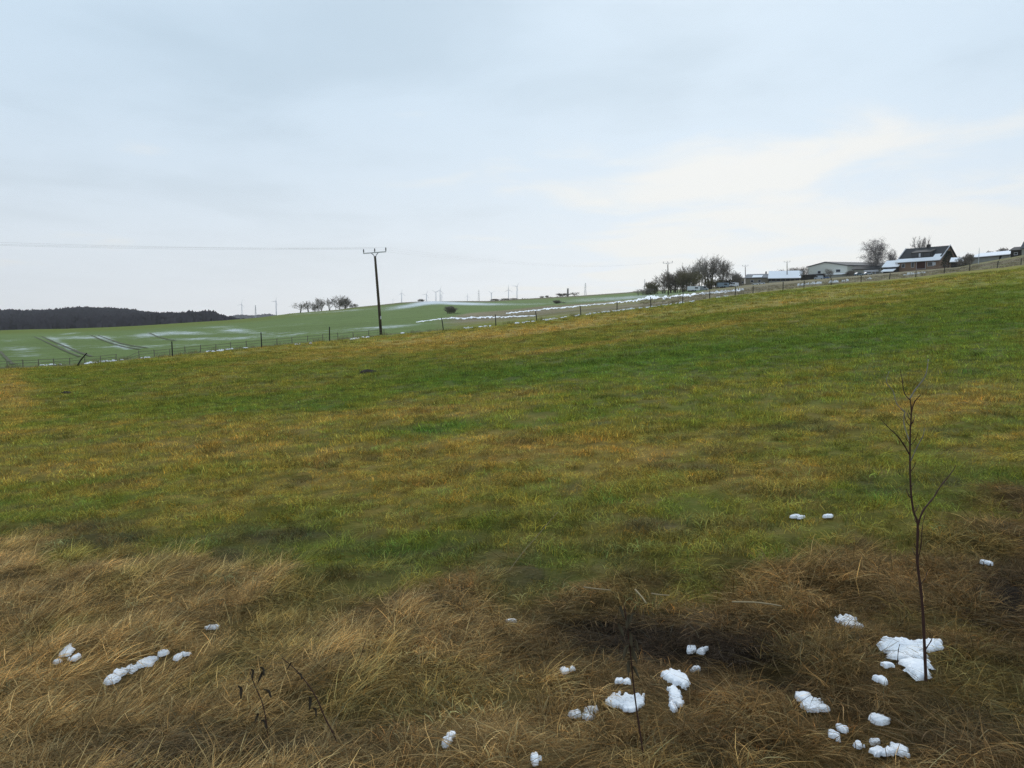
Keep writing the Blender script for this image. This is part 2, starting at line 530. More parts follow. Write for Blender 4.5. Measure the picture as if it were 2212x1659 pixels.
# ------------------------------------------------------------------ ground sheet, cut along the fence and the skyline
def mat_ground(name, near=True):
    mt = bpy.data.materials.new(name)
    mt.use_nodes = True
    t = NT(mt.node_tree)
    co = t.n('ShaderNodeTexCoord').outputs['Object']
    at_ = t.n('ShaderNodeAttribute', attribute_name='ground_col')
    sn = t.n('ShaderNodeAttribute', attribute_name='snow_cover').outputs['Fac']
    lum = t.n('ShaderNodeRGBToBW', {0: at_.outputs['Color']}).outputs[0]
    mp = t.n('ShaderNodeMapping', {0: co, 'Rotation': (0, 0, math.radians(-21)), 'Scale': (0.6, 1.25, 1.0)}).outputs[0]
    n1 = t.noise(mp, 1.1, 6.0, 0.65)
    n2 = t.noise(mp, 5.5, 5.0, 0.75)
    n3 = t.noise(mp, 0.16, 4.0, 0.6)
    k = t.math('ADD', t.math('MULTIPLY', n1, 0.6), t.math('ADD', t.math('MULTIPLY', n2, 0.45), t.math('MULTIPLY', n3, 0.35)))
    f = t.math('MAXIMUM', 0.25, t.math('ADD', -0.54 if near else 0.1, t.math('MULTIPLY', k, 2.2 if near else 1.28)))
    c = t.mix(1.0, at_.outputs['Color'], t.n('ShaderNodeCombineXYZ', {0: f, 1: f, 2: f}).outputs[0], 'MULTIPLY')
    # straw-coloured and greener blades mixed through the sward
    c = t.mix(t.math('MULTIPLY', t.ramp(t.noise(mp, 3.3, 5.0, 0.7), 0.50, 0.62), t.math('MULTIPLY', t.ramp(lum, .05, .16), 0.40 if near else 0.0)), c, (0.29, 0.19, 0.045, 1))
    c = t.mix(t.math('MULTIPLY', t.ramp(t.noise(mp, 2.7, 5.0, 0.7), 0.53, 0.64), t.math('MULTIPLY', t.ramp(lum, .05, .16), 0.45 if near else 0.0)), c, (0.085, 0.120, 0.014, 1))
    # thin snow lies in flecks where the cover is low, in sheets where it is high
    ms = t.n('ShaderNodeMapping', {0: co, 'Rotation': (0, 0, math.radians(-15)), 'Scale': (0.10, 0.42, 1.0)}).outputs[0]
    fl = t.math('ADD', t.math('MULTIPLY', t.noise(ms, 1.6, 6.0, 0.72), 0.8), t.math('MULTIPLY', t.noise(co, 0.5, 5.0, 0.7), 0.3))
    fl = t.math('ADD', fl, t.math('MULTIPLY', t.math('SUBTRACT', t.noise(co, 1.3, 3.0, 0.8), 0.5), 0.35))
    cov = t.ramp(t.math('ADD', fl, t.math('MULTIPLY', sn, 0.46)), 0.69, 0.95)
    cov = t.math('MULTIPLY', cov, t.ramp(sn, 0.03, 0.2))
    c = t.mix(t.math('MULTIPLY', cov, 0.8), c, (0.80, 0.84, 0.90, 1))
    b = t.n('ShaderNodeBump', {'Strength': 0.9, 'Distance': 0.12 if near else 0.25, 'Height': t.math('ADD', n1, t.math('MULTIPLY', n2, 0.5))})
    p = t.n('ShaderNodeBsdfPrincipled', {'Base Color': c, 'Roughness': 0.95, 'Specular IOR Level': 0.08, 'Normal': b.outputs[0]})
    t.n('ShaderNodeOutputMaterial', {0: p.outputs[0]})
    return mt


M['meadow'] = mat_ground('meadow_grass')
M['crop'] = mat_ground('crop_grass', False)

cols = np.arctan((np.arange(-150, 1175, 2.2) - 512) / F / CP)
side = np.radians(np.linspace(41, 180, 60))[1:]
side = side[side > cols.max() + .01]
theta_all = np.concatenate([-side[::-1], cols, side])[1:]   # +pi and -pi are the same direction
tcA, uA, dFA, vFA, dSA, vSA = column(theta_all)


def sheet(name, depth_rows, mat, label_kind='structure'):
    """depth_rows: (rows, columns) array of depths"""
    nrow, ncol = depth_rows.shape
    r = depth_rows / np.cos(tcA)[None, :]
    x = (r * np.sin(theta_all)[None, :]).ravel()
    y = (r * np.cos(theta_all)[None, :]).ravel()
    z = height(x, y)
    c, s, so = ground_color(x, y, z)
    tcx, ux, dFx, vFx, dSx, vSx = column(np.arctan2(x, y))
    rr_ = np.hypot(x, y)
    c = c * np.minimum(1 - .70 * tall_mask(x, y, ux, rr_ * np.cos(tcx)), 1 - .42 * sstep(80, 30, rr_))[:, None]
    me = bpy.data.meshes.new(name)
    n = nrow * ncol
    idx = np.arange(n).reshape(nrow, ncol)
    nx = np.roll(idx, -1, axis=1)
    quads = np.stack([idx[:-1], nx[:-1], nx[1:], idx[1:]], -1).reshape(-1, 4)[:, ::-1]
    me.vertices.add(n)
    me.vertices.foreach_set('co', np.stack([x, y, z], -1).astype(np.float32).ravel())
    nq = len(quads)
    me.loops.add(nq * 4)
    me.loops.foreach_set('vertex_index', quads.astype(np.int32).ravel())
    me.polygons.add(nq)
    me.polygons.foreach_set('loop_start', (np.arange(nq) * 4).astype(np.int32))
    me.polygons.foreach_set('use_smooth', np.ones(nq, bool))
    me.update(calc_edges=True)
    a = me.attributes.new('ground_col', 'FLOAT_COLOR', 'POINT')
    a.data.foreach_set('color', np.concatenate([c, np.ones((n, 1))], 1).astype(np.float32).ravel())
    a = me.attributes.new('snow_cover', 'FLOAT', 'POINT')
    a.data.foreach_set('value', s.astype(np.float32))
    me.materials.append(mat)
    o = bpy.data.objects.new(name, me)
    COL.objects.link(o)
    o['kind'] = label_kind
    return o


t_ = np.concatenate([[0.02, 0.3, 0.55, .8], np.ones(0)])
near_d = np.concatenate([[0.3, 1.2, 2.2, 3.0], 1 / np.linspace(1 / 3.6, 1 / 40, 200)])
frac = (1 / near_d - 1 / near_d[0]) / (1 / 40. - 1 / near_d[0])
inv = np.concatenate([1 / near_d, 1 / np.linspace(41, 60, 24)])
rows_m = []
for i, iv in enumerate(inv):
    rows_m.append(np.full(len(theta_all), 1 / iv))
rows_m = np.array(rows_m)
lastd = rows_m[-1, 0]
s1 = np.linspace(0, 1, 40)[1:]
extra = 1 / (1 / lastd + (1 / np.maximum(dFA, lastd + 2) - 1 / lastd)[None, :] * s1[:, None])
extra[-1] = dFA
rows_m = np.concatenate([rows_m[rows_m[:, 0] < dFA.min() - 2], extra]) if True else rows_m
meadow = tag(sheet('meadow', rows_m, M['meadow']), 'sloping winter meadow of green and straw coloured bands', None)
s2 = np.linspace(0, 1, 110)
rows_c = 1 / (1 / dFA[None, :] + (1 / dSA - 1 / dFA)[None, :] * s2[:, None])
crop_field = tag(sheet('crop_field', rows_c, M['crop']), 'pale green winter crop field dusted with snow', None)
s3 = np.concatenate([[0, .01, .02, .035, .05, .07, .1, .13, .17, .2, .23, .26, .3, .35, .4, .45, .5, .6, .7, .85, 1.0]])
rows_f = dSA[None, :] + (6000 - dSA)[None, :] * (s3 ** 1.6)[:, None]
far_land = tag(sheet('far_land', rows_f, M['crop']), 'distant land beyond the skyline', None)

# ------------------------------------------------------------------ grass (instanced tufts, nobody could count them)
tuft_col = bpy.data.collections.new('tufts')


def mat_blade(name, rough=0.8, trans=0.25):
    mt = bpy.data.materials.new(name)
    mt.use_nodes = True
    t = NT(mt.node_tree)
    ti = t.n('ShaderNodeAttribute', attribute_name='tint', attribute_type='INSTANCER').outputs['Color']
    bl = t.n('ShaderNodeAttribute', attribute_name='blade_col').outputs['Color']
    c = t.mix(1.0, ti, bl, 'MULTIPLY')
    d = t.n('ShaderNodeBsdfPrincipled', {'Base Color': c, 'Roughness': rough, 'Specular IOR Level': 0.15})
    tr = t.n('ShaderNodeBsdfTranslucent', {'Color': c})
    mx = t.n('ShaderNodeMixShader', {0: trans, 1: d.outputs[0], 2: tr.outputs[0]})
    t.n('ShaderNodeOutputMaterial', {0: mx.outputs[0]})
    return mt


M['blade'] = mat_blade('grass_blade')


def make_tuft(name, nb, radius, lmin, lmax, width, lean, spread, droop, seg, seed, vals=(.5, 1.5), hue=.16):
    """a clump of curved blades leaning towards +X"""
    g = np.random.default_rng(seed)
    V = []; Fc = []; C = []
    for b in range(nb):
        a = g.uniform(0, 2 * math.pi); rr = radius * math.sqrt(g.uniform())
        p = np.array([rr * math.cos(a), rr * math.sin(a), -0.02])
        az = g.normal(0, spread)
        le = np.clip(g.normal(lean, .28), 0.02, 1.5)
        L = g.uniform(lmin, lmax)
        dr = droop * g.uniform(.5, 1.5)
        wv = width * (g.uniform(.35, 1.0) if g.uniform() < .8 else g.uniform(.9, 1.5))
        tw = g.uniform(0, math.pi)
        pts = [p]
        ang = le
        for s in range(seg):
            dirv_ = np.array([math.sin(ang) * math.cos(az), math.sin(ang) * math.sin(az), math.cos(ang)])
            p = p + dirv_ * (L / seg)
            if p[2] < 0.005: p[2] = 0.005
            pts.append(p)
            ang = min(ang + dr / seg, 2.4)
            az += g.normal(0, .12)
        sidev = np.array([-math.sin(az) * math.cos(tw) , math.cos(az) * math.cos(tw), math.sin(tw) * .8])
        k0 = len(V)
        for s, q in enumerate(pts):
            ww = wv * (1 - .82 * (s / seg) ** 1.6)
            V += [q - sidev * ww / 2, q + sidev * ww / 2]
        val = g.uniform(*vals) * (1.7 if g.uniform() < .08 else 1.0)
        h_ = g.normal(0, hue)
        cc = np.clip([val * (1 + h_), val, val * (1 - h_), 1], .05, 3)
        cc[3] = 1
        for s, q in enumerate(pts):
            C += [cc, cc]
        for s in range(seg):
            Fc.append((k0 + 2 * s, k0 + 2 * s + 1, k0 + 2 * s + 3, k0 + 2 * s + 2))
    o = mesh_obj(name, V, Fc, M['blade'], None, True, link=False)
    a = o.data.attributes.new('blade_col', 'FLOAT_COLOR', 'POINT')
    a.data.foreach_set('color', np.array(C, np.float32).ravel())
    return o


def instancer(name, pos, rot, scl, tint, idx, variants, label, cat=None):
    coll = bpy.data.collections.new(name + '_source')
    for o in variants:
        coll.objects.link(o)
    me = bpy.data.meshes.new(name)
    n = len(pos)
    me.vertices.add(n)
    me.vertices.foreach_set('co', pos.astype(np.float32).ravel())
    for nm, ty, key, arr in (('rot', 'FLOAT_VECTOR', 'vector', rot), ('scl', 'FLOAT_VECTOR', 'vector', scl), ('tint', 'FLOAT_COLOR', 'color', tint), ('idx', 'INT', 'value', idx)):
        a = me.attributes.new(nm, ty, 'POINT')
        a.data.foreach_set(key, arr.astype(np.int32 if ty == 'INT' else np.float32).ravel())
    o = bpy.data.objects.new(name, me)
    COL.objects.link(o)
    ng = bpy.data.node_groups.new(name, 'GeometryNodeTree')
    ng.interface.new_socket('Geometry', in_out='INPUT', socket_type='NodeSocketGeometry')
    ng.interface.new_socket('Geometry', in_out='OUTPUT', socket_type='NodeSocketGeometry')
    N = ng.nodes
    gi = N.new('NodeGroupInput'); go = N.new('NodeGroupOutput')
    ci = N.new('GeometryNodeCollectionInfo')
    ci.inputs['Collection'].default_value = coll
    ci.inputs['Separate Children'].default_value = True
    ci.inputs['Reset Children'].default_value = True
    ip = N.new('GeometryNodeInstanceOnPoints')
    ip.inputs['Pick Instance'].default_value = True

    def named(nm, ty):
        q = N.new('GeometryNodeInputNamedAttribute')
        q.data_type = ty
        q.inputs['Name'].default_value = nm
        return q.outputs['Attribute']
    e2r = N.new('FunctionNodeEulerToRotation')
    Lk = ng.links
    Lk.new(named('rot', 'FLOAT_VECTOR'), e2r.inputs[0])
    Lk.new(gi.outputs[0], ip.inputs['Points'])
    Lk.new(ci.outputs[0], ip.inputs['Instance'])
    Lk.new(named('idx', 'INT'), ip.inputs['Instance Index'])
    Lk.new(e2r.outputs[0], ip.inputs['Rotation'])
    Lk.new(named('scl', 'FLOAT_VECTOR'), ip.inputs['Scale'])
    Lk.new(ip.outputs[0], go.inputs[0])
    md = o.modifiers.new('scatter', 'NODES')
    md.node_group = ng
    tag(o, label, cat, kind='stuff')
    return o


# snow patches of the foreground: lists of lobes (column, row, half width, half height) in the photograph, and their labels
PATCHES = [
    ([(912, 636, 11, 6), (931, 645, 10, 6), (925, 651, 8, 5), (899, 655, 15, 8), (910, 661, 13, 10), (915, 668, 10, 9), (917, 675, 8, 7)], 'large snow patch around the foot of the bare sapling'),
    ([(846, 625, 8, 5), (852, 630, 7, 5), (858, 636, 4, 3)], 'snow patch left of the sapling and above the large one'),
    ([(675, 677, 11, 9), (670, 670, 8, 5), (681, 682, 6, 5)], 'thick rounded snow patch on the dark bare soil'),
    ([(695.5, 673, 5, 3.5)], 'small snow lump close to the right of the thick rounded patch'),
    ([(674, 694, 5, 4), (676, 703, 5, 6), (673, 711, 3, 4)], 'upright narrow snow patch below the thick rounded one'),
    ([(616, 705, 8, 4.5), (627, 706, 8, 6), (638, 703, 6, 5), (632, 712, 5, 3)], 'long jagged snow patch crossed by the thin dark stem'),
    ([(575, 718, 6, 4), (578, 726, 4, 4)], 'leftmost of two roundish snow lumps left of the jagged patch'),
    ([(592, 713, 6, 3.5), (588, 720, 6, 3.5)], 'right of the two roundish snow lumps left of the jagged patch'),
    ([(564, 675, 6, 2.4), (572, 672, 4, 2), (578, 668, 4, 3.5)], 'thin snow streak slanting up on the left edge of the dark soil'),
    ([(620, 685, 4, 2.5), (627, 685, 4, 3)], 'small flat snow strip just above the long jagged patch'),
    ([(691, 653, 4, 3)], 'tiny snow lump on the dark soil, left of a pair'),
    ([(702, 654, 5, 3)], 'tiny snow lump on the dark soil, right of a pair'),
    ([(456, 732, 5, 4), (452, 738, 4, 4), (447, 744, 4, 4)], 'slanting snow patch in dry grass at the bottom centre'),
    ([(535, 764, 5, 6)], 'snow lump cut by the bottom edge of the picture'),
    ([(803, 701, 7, 5), (812, 708, 10, 6), (822, 712, 5, 3)], 'mottled snow patch halfway between the sapling and the thin dark stem'),
    ([(880, 724, 8, 7)], 'egg shaped snow lump below the sapling'),
    ([(842, 733, 5, 3.5)], 'small snow lump left of the egg shaped one'),
    ([(825, 743, 5, 3.5), (834, 740, 5, 5)], 'two toothed snow patch near the lower right edge'),
    ([(858, 750, 4.5, 4)], 'single snow pebble beside the lowest snow bar'),
    ([(875, 747, 5, 3)], 'small snow lump just above the lowest snow bar'),
    ([(878, 757, 6, 4.5), (888, 756, 7, 3), (899, 753, 6, 6)], 'dumbbell shaped snow bar at the bottom right'),
    ([(887, 669, 7, 4)], 'small snow lump under the left side of the large patch'),
    ([(880, 684, 5, 5)], 'pointed snow lump below the large patch'),
    ([(68, 653, 6, 5), (64, 657, 4, 2.5)], 'upper lump of the snow group at the far left'),
    ([(75, 661, 6, 3.5)], 'lower right lump of the snow group at the far left'),
    ([(57, 665, 6, 1.5)], 'thin snow sliver in the group at the far left'),
    ([(113, 683, 6, 5), (119, 676, 6, 4), (131, 672, 5, 3.5), (144, 666, 8, 3.5), (151, 662, 5, 2.5)], 'long snow streak slanting through the dry grass on the left'),
    ([(163, 656, 6, 2)], 'short snow sliver continuing the long slanting streak'),
    ([(178, 660, 4, 3), (186, 657, 4, 1.7)], 'curved snow remnant right of the long slanting streak'),
    ([(213, 630.5, 6, 2.4)], 'lone snow sliver higher up in the dry grass on the left'),
    ([(511, 624, 5, 2)], 'faint snow sliver above the dark soil'),
    ([(795, 519, 5, 2), (801, 520, 4, 1.8)], 'left snow fleck where the meadow meets the rough grass'),
    ([(828, 518.5, 5, 2.6)], 'right snow fleck where the meadow meets the rough grass'),
    ([(986, 566, 6, 1.8)], 'faint snow sliver near the right edge of the picture'),
]
patch_geo = []
snow_spots = []
for lobes, lab in PATCHES:
    L = []
    for (u, v, ru, rv) in lobes:
        ru, rv = ru * .93, rv * (.82 if len(lobes) < 3 else .95)
        c = ground_at(u, v)
        right_ = ground_at(u + ru, v) - c
        up_ = ground_at(u, v - rv) - c
        rx = ru * c.y / F
        ry = min(max(rv * c.y / F / 0.54, .012), 1.0)
        L.append((c.x, c.y, rx, ry))
        snow_spots.append((c.x, c.y, max(rx, ry)))
    patch_geo.append((L, lab))
snow_spots = np.array(snow_spots)


def snow_clear(x, y):
    """metres to the edge of the nearest snow lobe (negative inside)"""
    k = np.full(x.shape, 9.0)
    for sx, sy, r in snow_spots:
        k = np.minimum(k, np.hypot(x - sx, y - sy) - r)
    return k


def scatter(area_fn, n, dmin, dmax, margin=60, seed=1):
    """points spread over the visible wedge between two depths, uniform per area"""
    g = np.random.default_rng(seed)
    d = np.sqrt(g.uniform(dmin ** 2, dmax ** 2, n))
    u = g.uniform(-margin, 1024 + margin, n)
    x = (u - 512) / F * d
    k = g.uniform(0, 1, n) < area_fn(x, d)
    return x[k], d[k], g


def tallness(x, y):
    tc, u, dF, vF, dS, vS = column(np.arctan2(x, y))
    return tall_mask(x, y, u, y)


# -- tall dead grass of the rough strip
tall_tufts = [make_tuft('dead_tuft', 70, .15, .10, .36, .0055, .95, .55, .55, 5, 100 + i, (.2, 1.9), .10) for i in range(4)]
droop_tufts = [make_tuft('droop_tuft', 66, .10, .12, .38, .0055, .55, 1.5, 1.7, 6, 200 + i, (.2, 1.8), .10) for i in range(3)]
x, y, g = scatter(lambda x, y: np.maximum(tallness(x, y), .05 * sstep(15, 10, y)) * (.25 + .75 * sstep(.36, .52, fbm(x * 1.9 + 3, y * 1.9, 86))), 10800, 2.2, 15.0, 430, 5)
z = height(x, y)
c, s, so = ground_color(x, y, z)
u, v = project(x, y, z)
sk = snow_clear(x, y)
# nothing hangs in front of a snow patch: also look at the spot just beyond the tuft
sk2 = snow_clear(x + .1, y + .2)
keep = (sk > .06) & (sk2 > -.03) & (g.uniform(0, 1, len(x)) > so * .85)
x, y, z, c, so, u, v = x[keep], y[keep], z[keep], c[keep], so[keep], u[keep], v[keep]
n = len(x)
right_w = sstep(330, 560, u)
lay = np.where(g.uniform(0, 1, n) < right_w, g.uniform(-2.6, .6, n), g.normal(.62, .42, n)) + .9 * (fbm(x * .5, y * .5, 51) - .5)
idx = np.where(g.uniform(0, 1, n) < .3 + .42 * right_w, 4 + g.integers(0, 3, n), g.integers(0, 4, n))
rot = np.stack([g.normal(0, .08, n), g.normal(0, .08, n), lay], -1)
sz = g.uniform(.65, 1.15, n) * (1 - .35 * so) * (.75 + .5 * fbm(x * .8, y * .8, 52))
scl = np.stack([sz, sz, sz * g.uniform(.7, 1.1, n)], -1)
tint = np.concatenate([np.clip(c * g.uniform(.6, 1.45, n)[:, None] * (1.32 + .16 * sstep(620, 250, u))[:, None] + 0.012 * so[:, None], 0, 1), np.ones((n, 1))], 1)
instancer('dead_grass', np.stack([x, y, z], -1), rot, scl, tint, idx, tall_tufts + droop_tufts, 'tall dry straw coloured dead grass lodged across the foreground', 'grass')

# -- flattened thatch under the tall grass
flat_tufts = [make_tuft('flat_tuft', 90, .26, .12, .34, .005, 1.36, .8, .35, 4, 150 + i, (.25, 1.5), .12) for i in range(3)]
x, y, g = scatter(lambda x, y: tallness(x, y), 8200, 2.2, 13.0, 430, 15)
z = height(x, y)
c, s, so = ground_color(x, y, z)
k = (snow_clear(x, y) > .13) & (g.uniform(0, 1, len(x)) > so * .1)
x, y, z, c, so = x[k], y[k], z[k], c[k], so[k]
n = len(x)
sz = g.uniform(.6, 1.15, n)
x2, y2, g = scatter(lambda x, y: tallness(x, y), 42000, 3.0, 12.0, 40, 16)
q2 = snow_clear(x2, y2)
k = (q2 > .004) & (q2 < .30)
x2, y2 = x2[k], y2[k]
z2 = height(x2, y2)
c2, s2_, so2 = ground_color(x2, y2, z2)
x = np.concatenate([x, x2]); y = np.concatenate([y, y2]); z = np.concatenate([z, z2]); c = np.concatenate([c, c2]); so = np.concatenate([so, so2])
sz = np.concatenate([sz, g.uniform(.22, .42, len(x2))])
n = len(x)
instancer('flattened_thatch', np.stack([x, y, z], -1), np.stack([g.normal(0, .1, n), g.normal(0, .1, n), g.uniform(0, 6.28, n)], -1), np.stack([sz, sz, sz * .8], -1),
          np.concatenate([np.clip((c + so[:, None] * np.array([.050, .034, .022])) * g.uniform(.5, 1.5, n)[:, None], 0, 1), np.ones((n, 1))], 1), g.integers(0, 3, n), flat_tufts, 'flattened brown thatch lying under the tall dry grass', 'grass')

# -- short grass of the meadow, thinning out with distance
short_tufts = [make_tuft('short_tuft', 64, .13, .04, .10, .0055, .55, 1.9, 1.0, 3, 300 + i, (.35, 1.6), .12) for i in range(4)]
wide_tufts = [make_tuft('wide_tuft', 60, .22, .05, .12, .012, .5, 1.9, .8, 2, 320 + i, (.4, 1.5), .10) for i in range(3)]
px, py, pc, pr, psz, pidx = [], [], [], [], [], []
for (dmin, dmax, nn, seed, kind, lo, hi) in ((4.5, 16, 12500, 61, 0, .7, 1.7), (15, 32, 15000, 62, 1, .6, 1.3), (30, 62, 24000, 63, 1, .9, 1.7), (58, 105, 12000, 64, 1, 1.3, 2.4)):
    x, y, g = scatter(lambda x, y: (1 - .55 * tallness(x, y)) * (.55 + .45 * sstep(.38, .56, fbm(x * 2.1, y * 2.1, 84))), nn, dmin, dmax, 300 if dmax < 20 else 60, seed)
    tc, uu, dF, vF, dS, vS = column(np.arctan2(x, y))
    k = (y < dF - 1.0) & (snow_clear(x, y) > .08)
    x, y = x[k], y[k]
    z = height(x, y)
    c, s, so = ground_color(x, y, z)
    k = g.uniform(0, 1, len(x)) > so * .8
    x, y, z, c = x[k], y[k], z[k], c[k]
    n = len(x)
    px.append(x); py.append(y); pc.append(np.clip(c * np.where(g.uniform(0, 1, n) < .2, g.uniform(.35, .6, n), g.uniform(.75, 1.55, n))[:, None] * (1 + g.normal(0, .13, n)[:, None] * np.array([1, 0, -.5])) * (1.45 if dmax < 50 else 1.3), 0, 1))
    pr.append(g.uniform(0, 6.28, n)); psz.append(g.uniform(lo, hi, n) * (.6 + .8 * fbm(x * 1.4, y * 1.4, 83)))
    pidx.append(g.integers(0, 4, n) if kind == 0 else 4 + g.integers(0, 3, n))
x = np.concatenate(px); y = np.concatenate(py); n = len(x)
rot = np.stack([np.zeros(n), np.zeros(n), np.concatenate(pr)], -1)
szz = np.concatenate(psz)
scl = np.stack([szz, szz, szz * nr.uniform(.6, 1.5, n)], -1)
tint = np.concatenate([np.concatenate(pc), np.ones((n, 1))], 1)
instancer('meadow_grass', np.stack([x, y, height(x, y)], -1), rot, scl, tint, np.concatenate(pidx), short_tufts + wide_tufts, 'short green and straw coloured grass of the meadow', 'grass')

# -- dry grass along the fence and on the bank beyond it
x, y, g = scatter(lambda x, y: np.ones_like(x), 16000, 60, 190, 30, 71)
tc, uu, dF, vF, dS, vS = column(np.arctan2(x, y))
zz = height(x, y); pu, pv = project(x, y, zz)
k = ((y > dF - .3) & (y < dF + 2.2)) | ((pu > 640) & (y > dF) & (y < dF + 60) & (g.uniform(0, 1, len(x)) < .35))
x, y, zz = x[k], y[k], zz[k]
n = len(x)
c, s, so = ground_color(x, y, zz)
bank_tufts = [make_tuft('bank_tuft', 40, .4, .2, .5, .02, .35, 1.6, .7, 3, 340 + i, (.5, 1.4), .10) for i in range(3)]
szz = g.uniform(.6, 1.3, n)
instancer('verge_grass', np.stack([x, y, zz], -1), np.stack([np.zeros(n), np.zeros(n), g.uniform(0, 6.28, n)], -1), np.stack([szz, szz, szz], -1),
          np.concatenate([np.clip(BANK * g.uniform(.5, 1.1, n)[:, None] * .9, 0, 1) * .6 + c * .4, np.ones((n, 1))], 1), g.integers(0, 3, n), bank_tufts,
          'dry brownish grass along the fence line and bank', 'grass')

# ------------------------------------------------------------------ snow
def snow_mesh(name, lobes, thick=.05, res=34, seed=0, lift=.038, mat=None):
    x0 = min(a - r * 1.5 for a, b, r, q in lobes); x1 = max(a + r * 1.5 for a, b, r, q in lobes)
    y0 = min(b - q * 1.5 for a, b, r, q in lobes); y1 = max(b + q * 1.5 for a, b, r, q in lobes)
    span = max(x1 - x0, y1 - y0)
    nx = max(10, int(res * (x1 - x0) / span)); ny = max(10, int(res * (y1 - y0) / span))
    X, Y = np.meshgrid(np.linspace(x0, x1, nx), np.linspace(y0, y1, ny))
    fld = np.full(X.shape, -1.0)
    for a, b, r, q in lobes:
        fld = np.maximum(fld, 1 - np.hypot((X - a) / r, (Y - b) / q))
    s_ = min(l[2] for l in lobes)
    sq_ = max(s_, .05)
    fld = fld + .95 * (fbm(X / sq_ * 1.2 + seed, Y / sq_ * .8, 60 + seed, 4) - .5) + 1.3 * (fbm(X * max(26, 1.5 / s_) + seed, Y * max(15, .9 / s_), 90 + seed, 3) - .5) + (.16 if len(lobes) > 2 else .08)
    base = height(X.ravel(), Y.ravel()).reshape(X.shape)
    base = base.mean() + (base - base.mean()) * .6 + lift
    tk = min(thick, s_ * .2)
    Z = base + sstep(0, .35, fld) * tk + .012 * (fbm(X * 18, Y * 18, 9) - .5)
    Zb = base - .018
    ok = fld > 0
    ids = -np.ones(X.shape, int); V = []; Fc = []
    cell = ok[:-1, :-1] | ok[1:, :-1] | ok[:-1, 1:] | ok[1:, 1:]
    for j in range(ny - 1):
        for i in range(nx - 1):
            if cell[j, i]:
                q = []
                for (jj, ii) in ((j, i), (j, i + 1), (j + 1, i + 1), (j + 1, i)):
                    if ids[jj, ii] < 0:
                        ids[jj, ii] = len(V)
                        V.append((X[jj, ii], Y[jj, ii], Z[jj, ii] if ok[jj, ii] else Zb[jj, ii]))
                    q.append(ids[jj, ii])
                Fc.append(tuple(q))
    if not Fc:
        return None
    par = list(range(len(V)))

    def find(i):
        while par[i] != i:
            par[i] = par[par[i]]; i = par[i]
        return i
    for q in Fc:
        for j in q[1:]:
            par[find(j)] = find(q[0])
    cnt_ = {}
    for q in Fc:
        cnt_[find(q[0])] = cnt_.get(find(q[0]), 0) + 1
    best = max(cnt_, key=cnt_.get)
    Fc = [q for q in Fc if find(q[0]) == best]
    used = sorted({j for q in Fc for j in q})
    mp_ = {j: i for i, j in enumerate(used)}
    V = [V[j] for j in used]; Fc = [tuple(mp_[j] for j in q) for q in Fc]
    c0 = Vector((sum(p[0] for p in V) / len(V), sum(p[1] for p in V) / len(V), min(p[2] for p in V)))
    o = mesh_obj(name, [Vector(p) - c0 for p in V], Fc, mat or M['snow'], None, True)
    o.location = c0
    return o


for i, (L, lab) in enumerate(patch_geo):
    o = snow_mesh('snow_patch', L, .011, 70 if len(L) > 2 else 40, i)
    if o: tag(o, lab, 'snow', 'snow patches left in the foreground')

# remnants along the fence and among the farm yard: too many and too small to single out
mb = MB()
rem = []
for (u0, v0, u1, v1, nn) in ((40, 366, 62, 364.5, 7), (84, 364, 128, 359.5, 16), (140, 359, 150, 358, 4), (205, 352.5, 250, 347.6, 16), (296, 345, 312, 343.4, 5), (350, 339.4, 368, 337.4, 12), (402, 333.5, 404, 333.4, 2),
                             (464, 328.5, 500, 325.5, 14), (514, 323.8, 536, 321.6, 14), (544, 320.6, 566, 317.4, 20), (574, 316.2, 600, 312.8, 18), (602, 312.4, 620, 310.6, 22), (622, 310.2, 642, 307.8, 22), (646, 308, 672, 304, 18), (676, 303.6, 694, 301.4, 14), (716, 297.6, 728, 296.2, 6)):
    for _ in range(nn):
        a = rnd.random()
        rem.append((u0 + (u1 - u0) * a + rnd.uniform(-1, 1), v0 + (v1 - v0) * a + rnd.uniform(-.5, .5), rnd.uniform(.06, .24)))
RX, RY, RZ = ground_many([q[0] for q in rem], [q[1] for q in rem])
for i_, (u, v, r) in enumerate(rem):
    p = Vector((RX[i_], RY[i_], RZ[i_]))
    n = 7
    sq = rnd.uniform(.5, .9)
    ring = [(p.x + r * math.cos(2 * math.pi * k / n) * rnd.uniform(.8, 1.4), p.y + r * sq * math.sin(2 * math.pi * k / n) * rnd.uniform(.7, 1.3), p.z + rnd.uniform(-.02, .06)) for k in range(n)]
    top = [(p.x + (q[0] - p.x) * .6, p.y + (q[1] - p.y) * .6, p.z + rnd.uniform(.05, .13)) for q in ring]
    mb.add(ring + top, [(k, (k + 1) % n, n + (k + 1) % n, n + k) for k in range(n)] + [tuple(range(n, 2 * n))])
o = mb.build('snow_remnants', M['snow'], None, True)
tag(o, 'small broken snow remnants strewn along the meadow edge by the fence', 'snow', kind='stuff')


